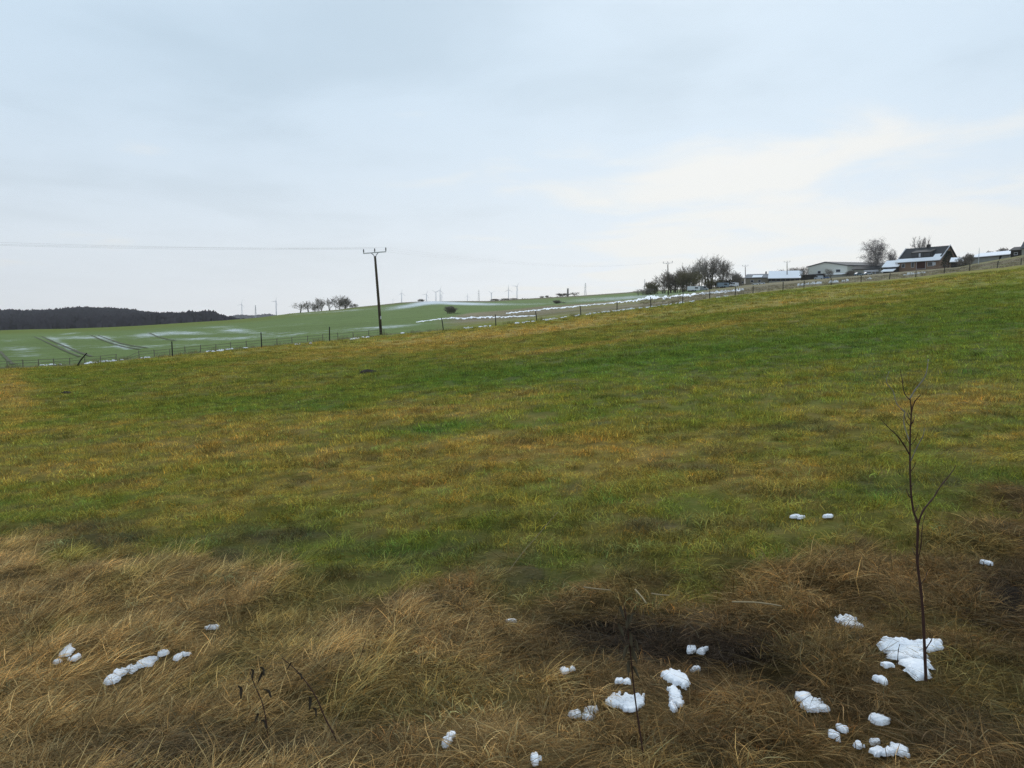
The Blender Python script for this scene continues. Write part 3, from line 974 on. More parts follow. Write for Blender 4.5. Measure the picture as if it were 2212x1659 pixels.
def snow_strip(label, pts, thick=.22, seed=3):
    """ragged band of lying snow; pts = (column, upper row, lower row)"""
    top = []; bot = []
    pu = np.array([p[0] for p in pts]); pa = np.array([p[1] for p in pts]); pb = np.array([p[2] for p in pts])
    us = np.arange(pu[0], pu[-1], .7)
    V = []; Fc = []; nrow = 5
    jit = fbm(us * .35, us * 0 + seed * 3.3, 77, 4) - .5
    jit2 = fbm(us * .6 + 50, us * 0 + seed * 3.3, 78, 4) - .5
    a = np.interp(us, pu, pa); b = np.interp(us, pu, pb)
    mid_ = (a + b) / 2; hw = np.maximum((b - a) / 2, .05)
    a2 = mid_ - hw * np.maximum(.03, .42 + 3.0 * jit); b2 = mid_ + hw * np.maximum(.03, .42 + 3.2 * jit2)
    K = np.arange(nrow) / (nrow - 1)
    gx, gy, gz = ground_many(np.repeat(us, nrow), (a2[:, None] + (b2 - a2)[:, None] * K[None, :]).ravel())
    for q in range(len(gx)):
        k = q % nrow
        V.append((gx[q], gy[q], gz[q] + (-.03 if k in (0, nrow - 1) else thick * (.15 + .3 * rnd.random()))))
    for i in range(len(us) - 1):
        for k in range(nrow - 1):
            Fc.append((i * nrow + k, i * nrow + k + 1, (i + 1) * nrow + k + 1, (i + 1) * nrow + k))
    o = mesh_obj('snow_strip', V, Fc, M['snow'], None, True)
    return tag(o, label, 'snow', kind='stuff')


snow_strip('snow band on the track below the single round bush', [(416, 322, 322.6), (430, 319.5, 321.2), (446, 317, 319.6), (470, 316.4, 319.2), (500, 315.8, 318), (524, 315.4, 316.8), (536, 315.4, 316.2)], .2, 1)
snow_strip('long snow band along the far track rising towards the farm', [(506, 313.2, 313.8), (520, 310.6, 313.2), (545, 307.8, 310.4), (565, 306.2, 308.4), (600, 303.2, 305), (628, 299.6, 303), (650, 295.4, 300.4), (670, 294.4, 299.4), (690, 293.2, 296.8), (712, 291.8, 294.2), (740, 290.2, 291.6)], .25, 2)

# molehills in the meadow
for (u, v, w_, lab) in ((368, 373, 10, 'dark earth molehill in the green middle of the meadow'), (66, 393.5, 6, 'small dark earth molehill in the meadow on the left')):
    p = ground_at(u, v)
    R_ = w_ * p.y / F
    V = [(0, 0, .22 * R_ + .04)]; Fc = []
    rings, seg = 4, 14
    for j in range(1, rings + 1):
        for k in range(seg):
            a = 2 * math.pi * k / seg
            rr = R_ * j / rings * rnd.uniform(.85, 1.15)
            V.append((rr * math.cos(a), rr * math.sin(a) * .6, (.3 * R_ * (1 - (j / rings) ** 2) + rnd.uniform(0, .05)) if j < rings else -.05))
    Fc += [(0, 1 + k, 1 + (k + 1) % seg) for k in range(seg)]
    for j in range(rings - 1):
        for k in range(seg):
            a = 1 + j * seg
            Fc.append((a + k, a + seg + k, a + seg + (k + 1) % seg, a + (k + 1) % seg))
    M.setdefault('earth', mat_simple('earth', (.05, .04, .032), .95, .4, 12, .6))
    o = mesh_obj('molehill', V, Fc, M['earth'])
    o.location = p
    tag(o, lab, 'molehill', 'molehills')

# wheel tracks in the crop
M['track'] = mat_simple('track_earth', (.10, .105, .055), .95, .4, .4)
for (pts, lab) in (([(34, 336.6), (46, 342), (58, 347.5), (69, 352.8), (82, 357.6)], 'left wheel track of the first pair in the crop field'),
                   ([(42, 336.6), (54, 342), (66, 347), (79, 352.5), (94, 357.4)], 'right wheel track of the first pair in the crop field'),
                   ([(91, 335.4), (103, 340.5), (113, 344), (126, 347.4), (143, 350)], 'left wheel track of the second pair in the crop field'),
                   ([(98, 335.4), (110, 340), (121, 343.6), (134, 346.4), (150, 348.6)], 'right wheel track of the second pair in the crop field'),
                   ([(0, 351.5), (5, 357), (9, 361), (14, 365.4)], 'wheel track cut by the left edge of the picture'),
                   ([(149, 333), (158, 337), (167, 339.5), (178, 341.4)], 'short wheel track right of the second pair')):
    P3 = []
    for k in range(len(pts) - 1):
        for q in range(6):
            a = q / 6
            P3.append(ground_at(pts[k][0] + (pts[k + 1][0] - pts[k][0]) * a, pts[k][1] + (pts[k + 1][1] - pts[k][1]) * a))
    V = []; Fc = []
    for i, p in enumerate(P3):
        q = P3[min(i + 1, len(P3) - 1)] - P3[max(i - 1, 0)]
        sd = Vector((q.y, -q.x, 0)).normalized() * (.17 + rnd.uniform(-.05, .05))
        for s_ in (-1, 0, 1):
            pp = p + sd * s_
            V.append((pp.x, pp.y, H(pp.x, pp.y) + .06))
    for i in range(len(P3) - 1):
        for s_ in (0, 1):
            Fc.append((i * 3 + s_, i * 3 + s_ + 1, (i + 1) * 3 + s_ + 1, (i + 1) * 3 + s_))
    o = mesh_obj('wheel_track', V, Fc, M['track'])
    tag(o, lab, kind='structure')

# ------------------------------------------------------------------ power poles and wires
def power_pole(u, vbase, vtop, d, lab, lean_px=0.0, yaw=0.0):
    p = at(u, vbase, d)
    p.z = H(p.x, p.y)
    hgt = at(u, vtop, d).z - p.z
    dx = -lean_px * d / F
    root = empty('power_pole', p, 0)
    tag(root, lab, 'power pole', 'power poles crossing the fields')
    top = Vector((dx, 0, hgt))
    k = d / 90.0 if d < 120 else 1.0
    ph = hgt - .95
    b = MB().tube([(0, 0, -.4), top * (.35), top * .7, top * (ph / hgt)], [.16, .15, .135, .12], 10)
    b.build('pole', M['pole'], root, True)
    ax = Vector((math.cos(yaw), math.sin(yaw), .065))
    hub = top * ((hgt - .55) / hgt)
    for s_ in (-1, 1):
        MB().tube([top * (ph / hgt) + Vector((s_ * .06, 0, -.25)), top * (ph / hgt) + Vector((s_ * .12, 0, .1)), hub + ax * (s_ * .42)], .045, 6).build('brace', M['insul'], root)
    c = MB()
    e0, e1 = hub - ax * 1.3, hub + ax * 1.3
    c.tube([e0, hub, e1], .075, 4)
    c.build('crossarm', M['galv'], root)
    tips = []
    for s_ in (-1.26, 0, 1.26):
        q = hub + ax * s_
        i_ = MB().tube([q, q + Vector((0, 0, .12)), q + Vector((0, 0, .14)), q + Vector((0, 0, .30)), q + Vector((0, 0, .33)), q + Vector((0, 0, .48))], [.03, .03, .075, .06, .08, .04], 8)
        i_.build('insulator', M['insul'], root, True)
        tips.append(p + q + Vector((0, 0, .48)))
    return root, tips


pole1, tips1 = power_pole(381.3, 335.8, 247.6, 90.0, 'tall wooden power pole with a wide crossarm at the fence', 5.8, -.1)
MB().box(-.06, .06, -.175, -.160, 1.75, 2.1).build('warning_plate', M['white'], pole1)
pole2, tips2 = power_pole(668.4, 297.6, 261, 212.0, 'second power pole, in front of the bare bushes left of the farm', 1.2, .2)
pole3, tips3 = power_pole(745.5, 288, 264.6, 318.0, 'thin power pole beside the grey brown barn', .8, .3)
pole4, tips4 = power_pole(787, 285, 260.5, 300.0, 'power pole standing before the snow covered shed roof', .6, .3)


def wire(a, b, sag, lab, r=.004):
    pts = []
    for i in range(25):
        t = i / 24
        p = a.lerp(b, t)
        p.z -= 4 * sag * t * (1 - t)
        pts.append(p)
    c0 = pts[0].copy()
    o = MB().tube([p - c0 for p in pts], r, 4).build('power_line', M['wire'])
    o.location = c0
    tag(o, lab, 'power line', 'power lines strung between the poles')


ends = [Vector((-95, 62, 11.6)), Vector((-94, 61.0, 12.0)), Vector((-93, 60, 11.3))]
for k, nm in enumerate(('front', 'middle', 'rear')):
    wire(tips1[k], ends[k], 1.1, f'{nm} of the three thin wires running left from the tall pole', .008)
    wire(tips1[k], tips2[k], 1.6, f'{nm} of the three wires between the tall pole and the second pole', .004)
    wire(tips2[k], tips3[k], 1.2, f'{nm} of the three wires running from the second pole to the barn')

# ------------------------------------------------------------------ fences
def post_mesh(name, h, r, parent=None, mat=None, square=False, loc=None, lean=(0, 0)):
    b = MB()
    tx, ty = lean
    b.tube([(0, 0, -.25), (tx * .5 * h, ty * .5 * h, h * .5), (tx * h, ty * h, h), (tx * h, ty * h, h + .02)], [r * 1.05, r, r * .95, r * .6], 7)
    o = b.build(name, mat or M['post'], parent)
    if loc is not None:
        o.location = loc
    return o


for (u, v, vt, lx, lab) in ((75.2, 365.6, 352.6, .93, 'dark fence post leaning far over to the right'), (172.6, 356, 341, -.02, 'upright dark post standing right of the leaning one'),
                            (261.8, 347, 332, -.03, 'middle one of the three upright dark posts left of the tall pole'), (329.7, 340.8, 326.4, 0, 'upright dark post nearest to the tall pole on its left')):
    p = ground_at(u, v + .6)
    h_ = (v - vt) * p.y / F
    b = post_mesh('fence_post', h_, .055, None, None, False, p, (lx, 0))
    tag(b, lab, 'fence post', 'dark posts on the meadow edge')

# wire fence with wooden posts running up to the right
WP = [(443.7, 330.3, 317.5, -.16), (496, 325.5, 314.4, -.06), (537, 321, 310.6, -.14), (581, 314.8, 305.6, -.1), (617, 310.8, 301.2, 0), (651, 307, 296.6, -.06), (682.5, 302.6, 292.4, .05), (709.7, 298.2, 290, 0), (735, 295.3, 286.6, .05), (753, 292.8, 286, 0), (783, 289.5, 281.5, 0),
      (804, 287.3, 280.4, 0), (831, 284.5, 278, 0), (861, 281.8, 275.4, 0), (889.4, 279, 273, .1), (915.6, 276.7, 270.6, .05), (944, 273, 264.6, .08), (969.6, 270.4, 263.4, 0), (997, 267.8, 260.6, .1), (1021, 264.4, 258, 0)]
root = empty('wire_fence', ground_at(WP[0][0], WP[0][1] + .5))
tag(root, 'wire fence on wooden posts climbing the meadow edge to the right', 'fence')
tops = []
for (u, v, vt, lx) in WP:
    p = ground_at(u, v + .45)
    h_ = (v - vt) * p.y / F
    post_mesh('post', h_, .055, root, M['post'], False, p - root.location, (lx, 0))
    tops.append((p - root.location, h_, lx))
for hh in (.35, .62, .92):
    b = MB()
    b.tube([p + Vector((lx * h_ * hh, 0, h_ * hh)) for p, h_, lx in tops], .006, 4, False)
    b.build('wire', M['wire'], root)

# low rail fence on the left, broken once
def rail_fence(us, lab, hgt=.62, sag=None):
    pts = []
    for u in us:
        tc, uc, dF, vF, dS, vS = column(np.array([math.atan((u - 512) / F)]))
        d = float(dF[0]) + 1.6
        pts.append(on(u, d))
    root = empty('rail_fence', pts[0])
    tag(root, lab, 'fence', 'low rail fences along the meadow edge')
    for i, p in enumerate(pts):
        h_ = hgt * rnd.uniform(.9, 1.12)
        post_mesh('post', h_ * (sag(i) if sag else 1), .04, root, M['rail'], False, p - root.location, (rnd.uniform(-.1, .1), 0))
    for fz in (.5, .93):
        for i in range(len(pts) - 1):
            a, c = pts[i] - root.location, pts[i + 1] - root.location
            k0 = sag(i) if sag else 1; k1 = sag(i + 1) if sag else 1
            MB().tube([a + Vector((0, 0, hgt * fz * k0 + rnd.uniform(-.03, .03))), c + Vector((0, 0, hgt * fz * k1 + rnd.uniform(-.03, .03)))], .018, 5).build('rail', M['rail'], root)
    return root


rail_fence(list(np.arange(-8, 122, 15.5)), 'low weathered rail fence at the far left, behind the leaning post', .58)
rail_fence(list(np.arange(124, 386, 15.3)), 'low weathered rail fence running up to the tall power pole', .62, lambda i: .25 if i == 0 else 1)

# thin post with a small dark box on top, in the bank at the far right
p = on(998.5, 132)
root = empty('perch_post', p)
tag(root, 'thin crooked post topped by a small dark block on the dry bank', 'post')
MB().tube([(0, 0, -.2), (.05, 0, .5), (.0, 0, .9), (.18, 0, 1.35)], [.035, .03, .03, .025], 6).build('post', M['post'], root)
MB().tube([(.1, 0, 1.25), (.2, 0, 1.4), (.34, 0, 1.75), (.36, 0, 1.83)], [.1, .17, .16, .08], 8).build('block', M['post'], root)

# ------------------------------------------------------------------ bare trees and bushes
def branchy(seed, hgt, width, stems=1, clear=.2, limbs=14, subs=7, twigs=6, trunk_r=.16, twig_r=.012, low=0.1, up=.5, droop=0.0, base_r=.2, peak=.55, foot=.35, start=.25):
    """bare tree grown into an envelope: stems, limbs sweeping up to its surface, branches and fine twigs"""
    g = random.Random(seed)
    limb = MB(); tw = MB()
    R_ = width / 2

    def env(t):                     # half width of the crown at height fraction t
        if t < peak:
            return R_ * (foot + (1 - foot) * math.sin(math.pi / 2 * max(t - clear * .6, 0) / (peak - clear * .6 + 1e-6)) ** .8)
        return R_ * math.sqrt(max(0, 1 - ((t - peak) / (1.02 - peak)) ** 2))

    def bez(p0, p1, p2, n):
        return [p0 * (1 - t) ** 2 + p1 * 2 * t * (1 - t) + p2 * t * t for t in [i / n for i in range(n + 1)]]
    trunks = []
    for k in range(stems):
        a = g.uniform(0, 6.283)
        rr = base_r * math.sqrt(g.random()) if stems > 1 else 0
        b = Vector((rr * math.cos(a), rr * math.sin(a), -.25))
        t = g.uniform(.7, .96)
        ex = env(t) * (.25 if stems == 1 else .75) * g.uniform(.3, 1)
        top = Vector((math.cos(a) * ex, math.sin(a) * ex, hgt * t))
        midp = b.lerp(top, .5) + Vector((g.gauss(0, .05), g.gauss(0, .05), 0)) * hgt * .6
        P = bez(b, midp, top, 6)
        r0 = trunk_r * (1 if stems == 1 else g.uniform(.5, 1))
        limb.tube(P, [r0 * (1 - .86 * i / 6) for i in range(7)], 6, False)
        trunks.append((P, r0))
    allb = []
    for k in range(limbs):
        P, r0 = trunks[k % stems]
        f0 = clear + (.75 - clear) * (k + g.random()) / limbs if stems == 1 else g.uniform(clear, .65)
        i0 = f0 * 6
        b = P[int(i0)].lerp(P[min(int(i0) + 1, 6)], i0 - int(i0))
        a = k * 2.4 + g.uniform(-.5, .5)
        t = min(.98, max(f0 + .08, f0 + (1 - f0) * g.uniform(.25, .95)))
        e = env(t) * g.uniform(.75, 1.05)
        q = Vector((e * math.cos(a), e * math.sin(a), hgt * t))
        ctrl = b.lerp(q, .5) + Vector((math.cos(a) * .12 * e, math.sin(a) * .12 * e, -.10 * hgt * up * g.uniform(.2, 1)))
        Q = bez(b, ctrl, q, 5)
        rl = r0 * (1 - .7 * f0) * g.uniform(.35, .55)
        limb.tube(Q, [rl * (1 - .85 * i / 5) for i in range(6)], 4, False)
        allb.append((Q, rl))
    allb += [(P[2:], r0 * .3) for P, r0 in trunks]
    for (Q, rl) in allb:
        for j in range(subs):
            s_ = g.uniform(start, 1) * (len(Q) - 1)
            i = min(int(s_), len(Q) - 2)
            b = Q[i].lerp(Q[i + 1], s_ - i)
            tan = (Q[i + 1] - Q[i]).normalized()
            dv = (tan * .8 + Vector((g.gauss(0, .7), g.gauss(0, .7), g.gauss(.25, .35) + up * .5))).normalized()
            l_ = hgt * g.uniform(.09, .22)
            e1 = b + dv * l_ + Vector((0, 0, -droop * l_ * .5))
            B = bez(b, b + dv * l_ * .55 + Vector((0, 0, .04 * l_)), e1, 3)
            tw.tube(B, [twig_r * 1.8, twig_r * 1.6, twig_r * 1.2, twig_r * .8], 3, False)
            for m_ in range(twigs):
                c = B[0].lerp(B[3], g.uniform(.15, 1))
                d2 = (dv * .7 + Vector((g.gauss(0, .6), g.gauss(0, .6), g.gauss(.1, .4) + up * .4 - droop * 1.6))).normalized()
                l2 = hgt * g.uniform(.04, .11) * (1.5 if droop else 1)
                e2 = c + d2 * l2
                tw.tube([c, c.lerp(e2, .5) + Vector((0, 0, .06 * l2)), e2 + Vector((0, 0, -droop * .4 * l2))], [twig_r, twig_r * .8, twig_r * .4], 3, False)
    top = max(p[2] for p in limb.v + tw.v)
    k = hgt / top
    for q in (limb, tw):
        q.v = [(p[0], p[1], p[2] * k) for p in q.v]
    return limb, tw


tree_protos = {}


def tree(name, key, spec, lab, cat, u, vbase, d, vtop, wpx=None, group=None, mats=('bark', 'twig'), rz=None, sink=0.0):
    p = at(u, vbase, d)
    gz = H(p.x, p.y)
    top = at(u, vtop, d).z
    hgt = top - gz
    if key not in tree_protos:
        limb, tw = branchy(**spec)
        hh = max(q[2] for q in limb.v + tw.v)
        xs = sorted(abs(q[0]) for q in tw.v)
        ww = xs[int(len(xs) * .985)]
        ml = bpy.data.meshes.new('trunk'); ml.from_pydata(limb.v, [], limb.f); ml.materials.append(M[mats[0]])
        mt = bpy.data.meshes.new('crown'); mt.from_pydata(tw.v, [], tw.f); mt.materials.append(M[mats[1]])
        tree_protos[key] = (ml, mt, hh, ww)
    ml, mt, hh, ww = tree_protos[key]
    root = empty(name, (p.x, p.y, gz - sink), rnd.uniform(0, 6.28) if rz is None else rz)
    kz = hgt / hh
    kx = kz if wpx is None else (wpx / 2 * d / F) / ww
    root.scale = (kx, kx, kz)
    for nm, me in (('trunk', ml), ('crown', mt)):
        o = bpy.data.objects.new(nm, me)
        COL.objects.link(o)
        o.parent = root
        if nm == 'crown' and me.materials[0] != M[mats[1]]:
            o.material_slots[0].link = 'OBJECT'
            o.material_slots[0].material = M[mats[1]]
    return tag(root, lab, cat, group)


T_OPEN = dict(seed=21, hgt=6, width=6, stems=1, clear=.25, limbs=18, subs=7, twigs=7, trunk_r=.24, twig_r=.018, up=.6)
T_OPEN2 = dict(seed=34, hgt=7, width=6, stems=2, clear=.15, limbs=18, subs=7, twigs=7, trunk_r=.18, twig_r=.018, up=.9, base_r=.5, foot=.5)
T_MULTI = dict(seed=45, hgt=8, width=6.5, stems=4, clear=.06, limbs=26, subs=8, twigs=8, trunk_r=.15, twig_r=.016, up=1.0, base_r=1.2, foot=.6, start=.1)
T_DENSE = dict(seed=56, hgt=8, width=8, stems=9, clear=.02, limbs=60, subs=9, twigs=9, trunk_r=.12, twig_r=.018, up=.8, base_r=2.4, peak=.45, foot=.8, start=.0)
T_THICK = dict(T_DENSE, seed=59, limbs=46, twigs=8, subs=8, twig_r=.017)
T_POPLAR = dict(seed=67, hgt=13, width=8, stems=6, clear=.18, limbs=34, subs=9, twigs=7, trunk_r=.24, twig_r=.020, up=1.3, base_r=1.6, peak=.68, foot=.45)
T_BIRCH = dict(seed=78, hgt=12, width=8, stems=3, clear=.10, limbs=40, subs=9, twigs=8, trunk_r=.17, twig_r=.017, up=.5, droop=.6, base_r=.6, peak=.45, foot=.55, start=.1)
T_BUSH = dict(seed=89, hgt=3, width=3.4, stems=14, clear=.02, limbs=34, subs=6, twigs=6, trunk_r=.04, twig_r=.013, up=.7, base_r=1.0, peak=.42, foot=.8, start=.0)
T_BUSH2 = dict(seed=90, hgt=3, width=3.6, stems=20, clear=.01, limbs=60, subs=8, twigs=8, trunk_r=.04, twig_r=.016, up=.5, base_r=1.4, peak=.40, foot=.88, start=.0)

GC = 'bare trees on the skyline left of the tall pole'
SKY_D = 405
for (key, spec, u, vb, vt, wp, lab) in (
        ('open', T_OPEN, 300.5, 313.5, 302.5, 14, 'leftmost small open crowned tree of the skyline group'),
        ('open2', T_OPEN2, 309, 312.5, 300, 13, 'second tree from the left in the skyline group, slender and see-through'),
        ('thicket', T_THICK, 316, 312, 303.5, 10, 'low dense thicket tree between the slender and the tall skyline trees'),
        ('multi', T_MULTI, 320, 311.5, 296.4, 13, 'tall tree with a pointed bushy crown in the skyline group'),
        ('open2', T_OPEN2, 330, 310.8, 297, 13, 'loose many stemmed tree left of the largest skyline tree'),
        ('thicket2', dict(T_THICK, seed=58), 340.5, 310, 294.2, 18, 'largest dense dark tree of the skyline group'),
        ('multi', T_MULTI, 346, 309.6, 297, 11, 'dark tree leaning on the right side of the largest skyline tree'),
        ('bush', T_BUSH, 351.5, 308.8, 303.6, 6, 'small bush just right of the skyline trees'),
        ('bush', T_BUSH, 355.6, 308, 303.2, 5, 'last small upright bush of the skyline group on the right')):
    tree('bare_tree' if 'bush' not in key else 'bare_bush', key, spec, lab, 'tree' if 'bush' not in key else 'bush', u, vb, SKY_D, vt, wp * 1.1, GC)

tree('round_bush', 'bush2', T_BUSH2, 'single round dark bush above the snow band, right of the tall pole', 'bush', 450.5, 317, 168, 305.2, 12.5, None, ('bark', 'twig'))
tree('low_bush', 'bush', T_BUSH, 'small low bush at the foot of the round bush on its right', 'bush', 458, 316.6, 166, 313, 8, None, ('bark', 'twig'))
tree('twin_bush', 'bush2', T_BUSH2, 'left taller half of the twin bush on the far snow track', 'bush', 557, 307.2, 215, 299.8, 9, 'twin bush on the track', ('bark', 'twig'))
tree('twin_bush', 'bush', T_BUSH, 'right lower half of the twin bush on the far snow track', 'bush', 563, 307, 215, 302, 8, 'twin bush on the track', ('bark', 'twig'))

# skyline shrubs and the tower
for (u, vt, wp, lab) in ((421, 298.8, 7, 'tiny round bush on the brow right of the tall pole'), (495, 298.6, 9, 'low shrub on the skyline under the wind turbines'), (506, 298.2, 10, 'longer low shrub on the skyline right of the turbine pair'),
                         (514, 298, 8, 'low shrub on the skyline under the tallest turbine'), (542, 296, 5, 'small pointed shrub on the bare skyline'), (547, 295.2, 4, 'single spindly shrub on the skyline left of the tower')):
    tree('skyline_shrub', 'bush2', T_BUSH2, lab, 'bush', u, vt + 3, float(np.interp(u, SDU, SDD)) - 4, vt, wp, 'shrubs along the skyline')
tree('tower_tree', 'dense', T_DENSE, 'wide dark bush left of the stone tower on the skyline', 'bush', 564, 296.4, 452, 292.6, 14, 'growth round the tower')
tree('tower_tree', 'multi', T_MULTI, 'loose bare tree right of the stone tower on the skyline', 'tree', 575, 295.8, 452, 291.6, 10, 'growth round the tower')
M['stone'] = mat_simple('stone', (.22, .21, .19), .9, .3, .8)
p = at(567.8, 296.5, 454); p.z = H(p.x, p.y)
root = empty('stone_tower', p)
tag(root, 'small square stone tower with a notched top on the skyline', 'tower')
kk = 454 / F
MB().box(-.8 * kk, .8 * kk, -.6, .6, -.5, 7.0 * kk).build('wall', M['stone'], root)
for s_ in (-1, 1):
    MB().box(s_ * .5 * kk - .16, s_ * .5 * kk + .16, -.5, .5, 7.0 * kk, 8.1 * kk).build('battlement', M['stone'], root)

# farm trees and bushes, left to right
GF = 'bare trees and bushes left of the farm'
farm_trees = (
    ('low_willow', 'bush2', T_BUSH2, 652, 293, 280.6, 12, 255, ('bark', 'twig_olive'), 'olive green low bush at the left end of the farm trees', 'bush'),
    ('dark_hedge', 'bush', T_BUSH, 645, 293.2, 288.6, 16, 252, ('bark', 'twig'), 'low dark hedge under the leftmost farm bushes', 'hedge'),
    ('bare_tree', 'multi', T_MULTI, 663, 293, 274, 16, 262, ('bark', 'twig'), 'pale see-through tree behind the second power pole', 'tree'),
    ('bare_tree', 'multi2', dict(T_MULTI, seed=46), 672, 292.5, 270, 17, 268, ('bark', 'twig'), 'feathery grey tree just right of the second power pole', 'tree'),
    ('dark_bush', 'dense', T_DENSE, 678, 292, 268, 22, 258, ('bark', 'twig_red'), 'large reddish brown dense bush in the farm thicket', 'bush'),
    ('dark_bush', 'dense2', dict(T_DENSE, seed=57), 689, 291, 270.5, 20, 254, ('bark', 'twig_olive'), 'dark olive dense bush beside the white trailer', 'bush'),
    ('bare_tree', 'multi', T_MULTI, 686, 291, 262.4, 18, 285, ('bark', 'twig'), 'grey tree rising behind the dense bushes', 'tree'),
    ('bare_tree', 'poplar2', dict(T_POPLAR, seed=68), 698, 289.5, 261, 16, 283, ('bark', 'twig'), 'tree with forked stems left of the tallest farm tree', 'tree'),
    ('tall_tree', 'poplar', T_POPLAR, 710, 288.5, 254.5, 24, 290, ('bark', 'twig'), 'tallest many stemmed bare tree left of the farm', 'tree'),
    ('tall_tree', 'poplar2', dict(T_POPLAR, seed=68), 721, 287.5, 256.5, 18, 292, ('bark', 'twig'), 'tall sparse tree with outstretched stems right of the tallest one', 'tree'),
    ('bare_bush', 'dense', T_DENSE, 712, 288.5, 278, 14, 284, ('bark', 'twig_olive'), 'dark olive undergrowth at the foot of the tallest tree', 'bush'),
    ('bare_tree', 'multi2', dict(T_MULTI, seed=46), 731, 286, 270, 14, 300, ('bark', 'twig'), 'small pale tree between the tall trees and the barn', 'tree'),
    ('bare_bush', 'bush2', T_BUSH2, 724, 287, 279, 16, 296, ('bark', 'needle'), 'dark green shrub behind the white van', 'bush'),
    ('bare_bush', 'bush2', T_BUSH2, 737, 286, 272, 11, 306, ('bark', 'twig'), 'brownish bush against the left end of the barn', 'bush'),
    ('bare_tree', 'multi', T_MULTI, 784, 281, 267.8, 18, 325, ('bark', 'twig_red'), 'treetop showing above the left part of the snow roof', 'tree'),
    ('bare_tree', 'dense2', dict(T_DENSE, seed=57), 797, 280, 267, 18, 325, ('bark', 'twig_red'), 'treetop showing above the right part of the snow roof', 'tree'),
    ('bare_tree', 'multi2', dict(T_MULTI, seed=46), 804.5, 282, 264.6, 9, 272, ('bark', 'twig'), 'narrow bare tree between the snow roof and the white hall', 'tree'),
    ('bare_tree', 'multi', T_MULTI, 829, 280, 267.4, 12, 258, ('bark', 'twig'), 'bare shrub tree in front of the white hall gable', 'tree'),
    ('bare_bush', 'bush2', T_BUSH2, 850.5, 279.6, 270, 9, 250, ('bark', 'twig'), 'grey bush at the corner of the white hall', 'bush'),
    ('birch_tree', 'birch', T_BIRCH, 874, 272.5, 236.2, 25, 262, ('birch_bark', 'birch_twig'), 'big pale birch with hanging twigs left of the dark roofed house', 'tree'),
    ('bare_tree', 'birch2', dict(T_BIRCH, seed=79), 891.5, 271, 246.6, 9, 275, ('bark', 'birch_twig'), 'thin pale tree between the birch and the house', 'tree'),
    ('bare_tree', 'open', T_OPEN, 918, 266, 235.6, 14, 285, ('bark', 'birch_twig'), 'left pale treetop behind the house ridge', 'tree'),
    ('bare_tree', 'open2', T_OPEN2, 925.5, 266, 234.4, 10, 285, ('bark', 'birch_twig'), 'right pale treetop behind the house ridge', 'tree'),
    ('bare_bush', 'bush', T_BUSH, 961, 265, 255.4, 10, 222, ('bark', 'twig'), 'twiggy bush behind the low snow roof at the right', 'bush'),
    ('bare_bush', 'bush2', T_BUSH2, 968.5, 263, 252, 10, 218, ('bark', 'twig'), 'bigger grey bush left of the thin mast', 'bush'),
    ('bare_bush', 'bush2', T_BUSH2, 989, 258, 250, 9, 262, ('bark', 'twig'), 'left dark bush above the long snow roof', 'bush'),
    ('bare_bush', 'bush2', T_BUSH2, 1003, 255, 246.8, 11, 262, ('bark', 'twig'), 'right rounded bush above the long snow roof', 'bush'),
)
for (nm, key, spec, u, vb, vt, wp, d, mats, lab, cat) in farm_trees:
    tree(nm, key, spec, lab, cat, u, vb, d, vt - (.8 if u < 735 else 0), wp * (1.3 if u < 735 else 1), GF if u < 735 else 'bare trees and bushes among the farm buildings', mats)

# dark conifer against the house gable
p = at(948, 268.5, 232); p.z = H(p.x, p.y)
root = empty('conifer', p)
tag(root, 'dark bushy conifer covering the right gable of the house', 'tree')
kk = 232 / F
hh = at(948, 250.5, 232).z - p.z
MB().tube([(0, 0, -.2), (0, 0, hh * .9)], [.15, .03], 6).build('trunk', M['bark'], root)
b = MB()
for i in range(1500):
    a = rnd.uniform(0, 6.283); zz_ = rnd.random() ** .9
    prof = (1 - zz_ ** 1.6) * .85 + .15
    rr = 6.2 * kk * prof * math.sqrt(rnd.random())
    c = Vector((rr * math.cos(a), rr * math.sin(a), hh * (.05 + .93 * zz_)))
    dd = Vector((math.cos(a) * .8, math.sin(a) * .8, rnd.uniform(-.3, .7))).normalized()
    sd = dd.orthogonal().normalized() * .09
    l_ = rnd.uniform(.25, .55)
    b.add([c - sd, c + sd, c + dd * l_], [(0, 1, 2)])
b.build('crown', M['needle'], root)

# ------------------------------------------------------------------ far wood on the hill (a mass) and distant tree lines
def crown_mesh(mb, p, h, w_, g):
    n = 15
    for i in range(n):
        a = g.uniform(0, 6.283)
        rr = w_ * .5 * math.sqrt(g.random())
        top = h * (1 - .45 * (rr / (w_ * .5)) ** 2) * g.uniform(.8, 1.05)
        bx_, by_ = p.x + rr * math.cos(a), p.y + rr * math.sin(a)
        ww = w_ * g.uniform(.12, .26)
        a2 = g.uniform(-.9, .9)
        cx_, sx_ = math.cos(a2) * ww, math.sin(a2) * ww
        z0 = p.z + top * g.uniform(.15, .5)
        mb.add([(bx_ - cx_ * .5, by_ - sx_ * .5, z0), (bx_ + cx_ * .5, by_ + sx_ * .5, z0), (bx_ + cx_, by_ + sx_, p.z + top * .82), (bx_ + cx_ * .15, by_, p.z + top), (bx_ - cx_, by_ - sx_, p.z + top * .8)], [(0, 1, 2, 3, 4)])


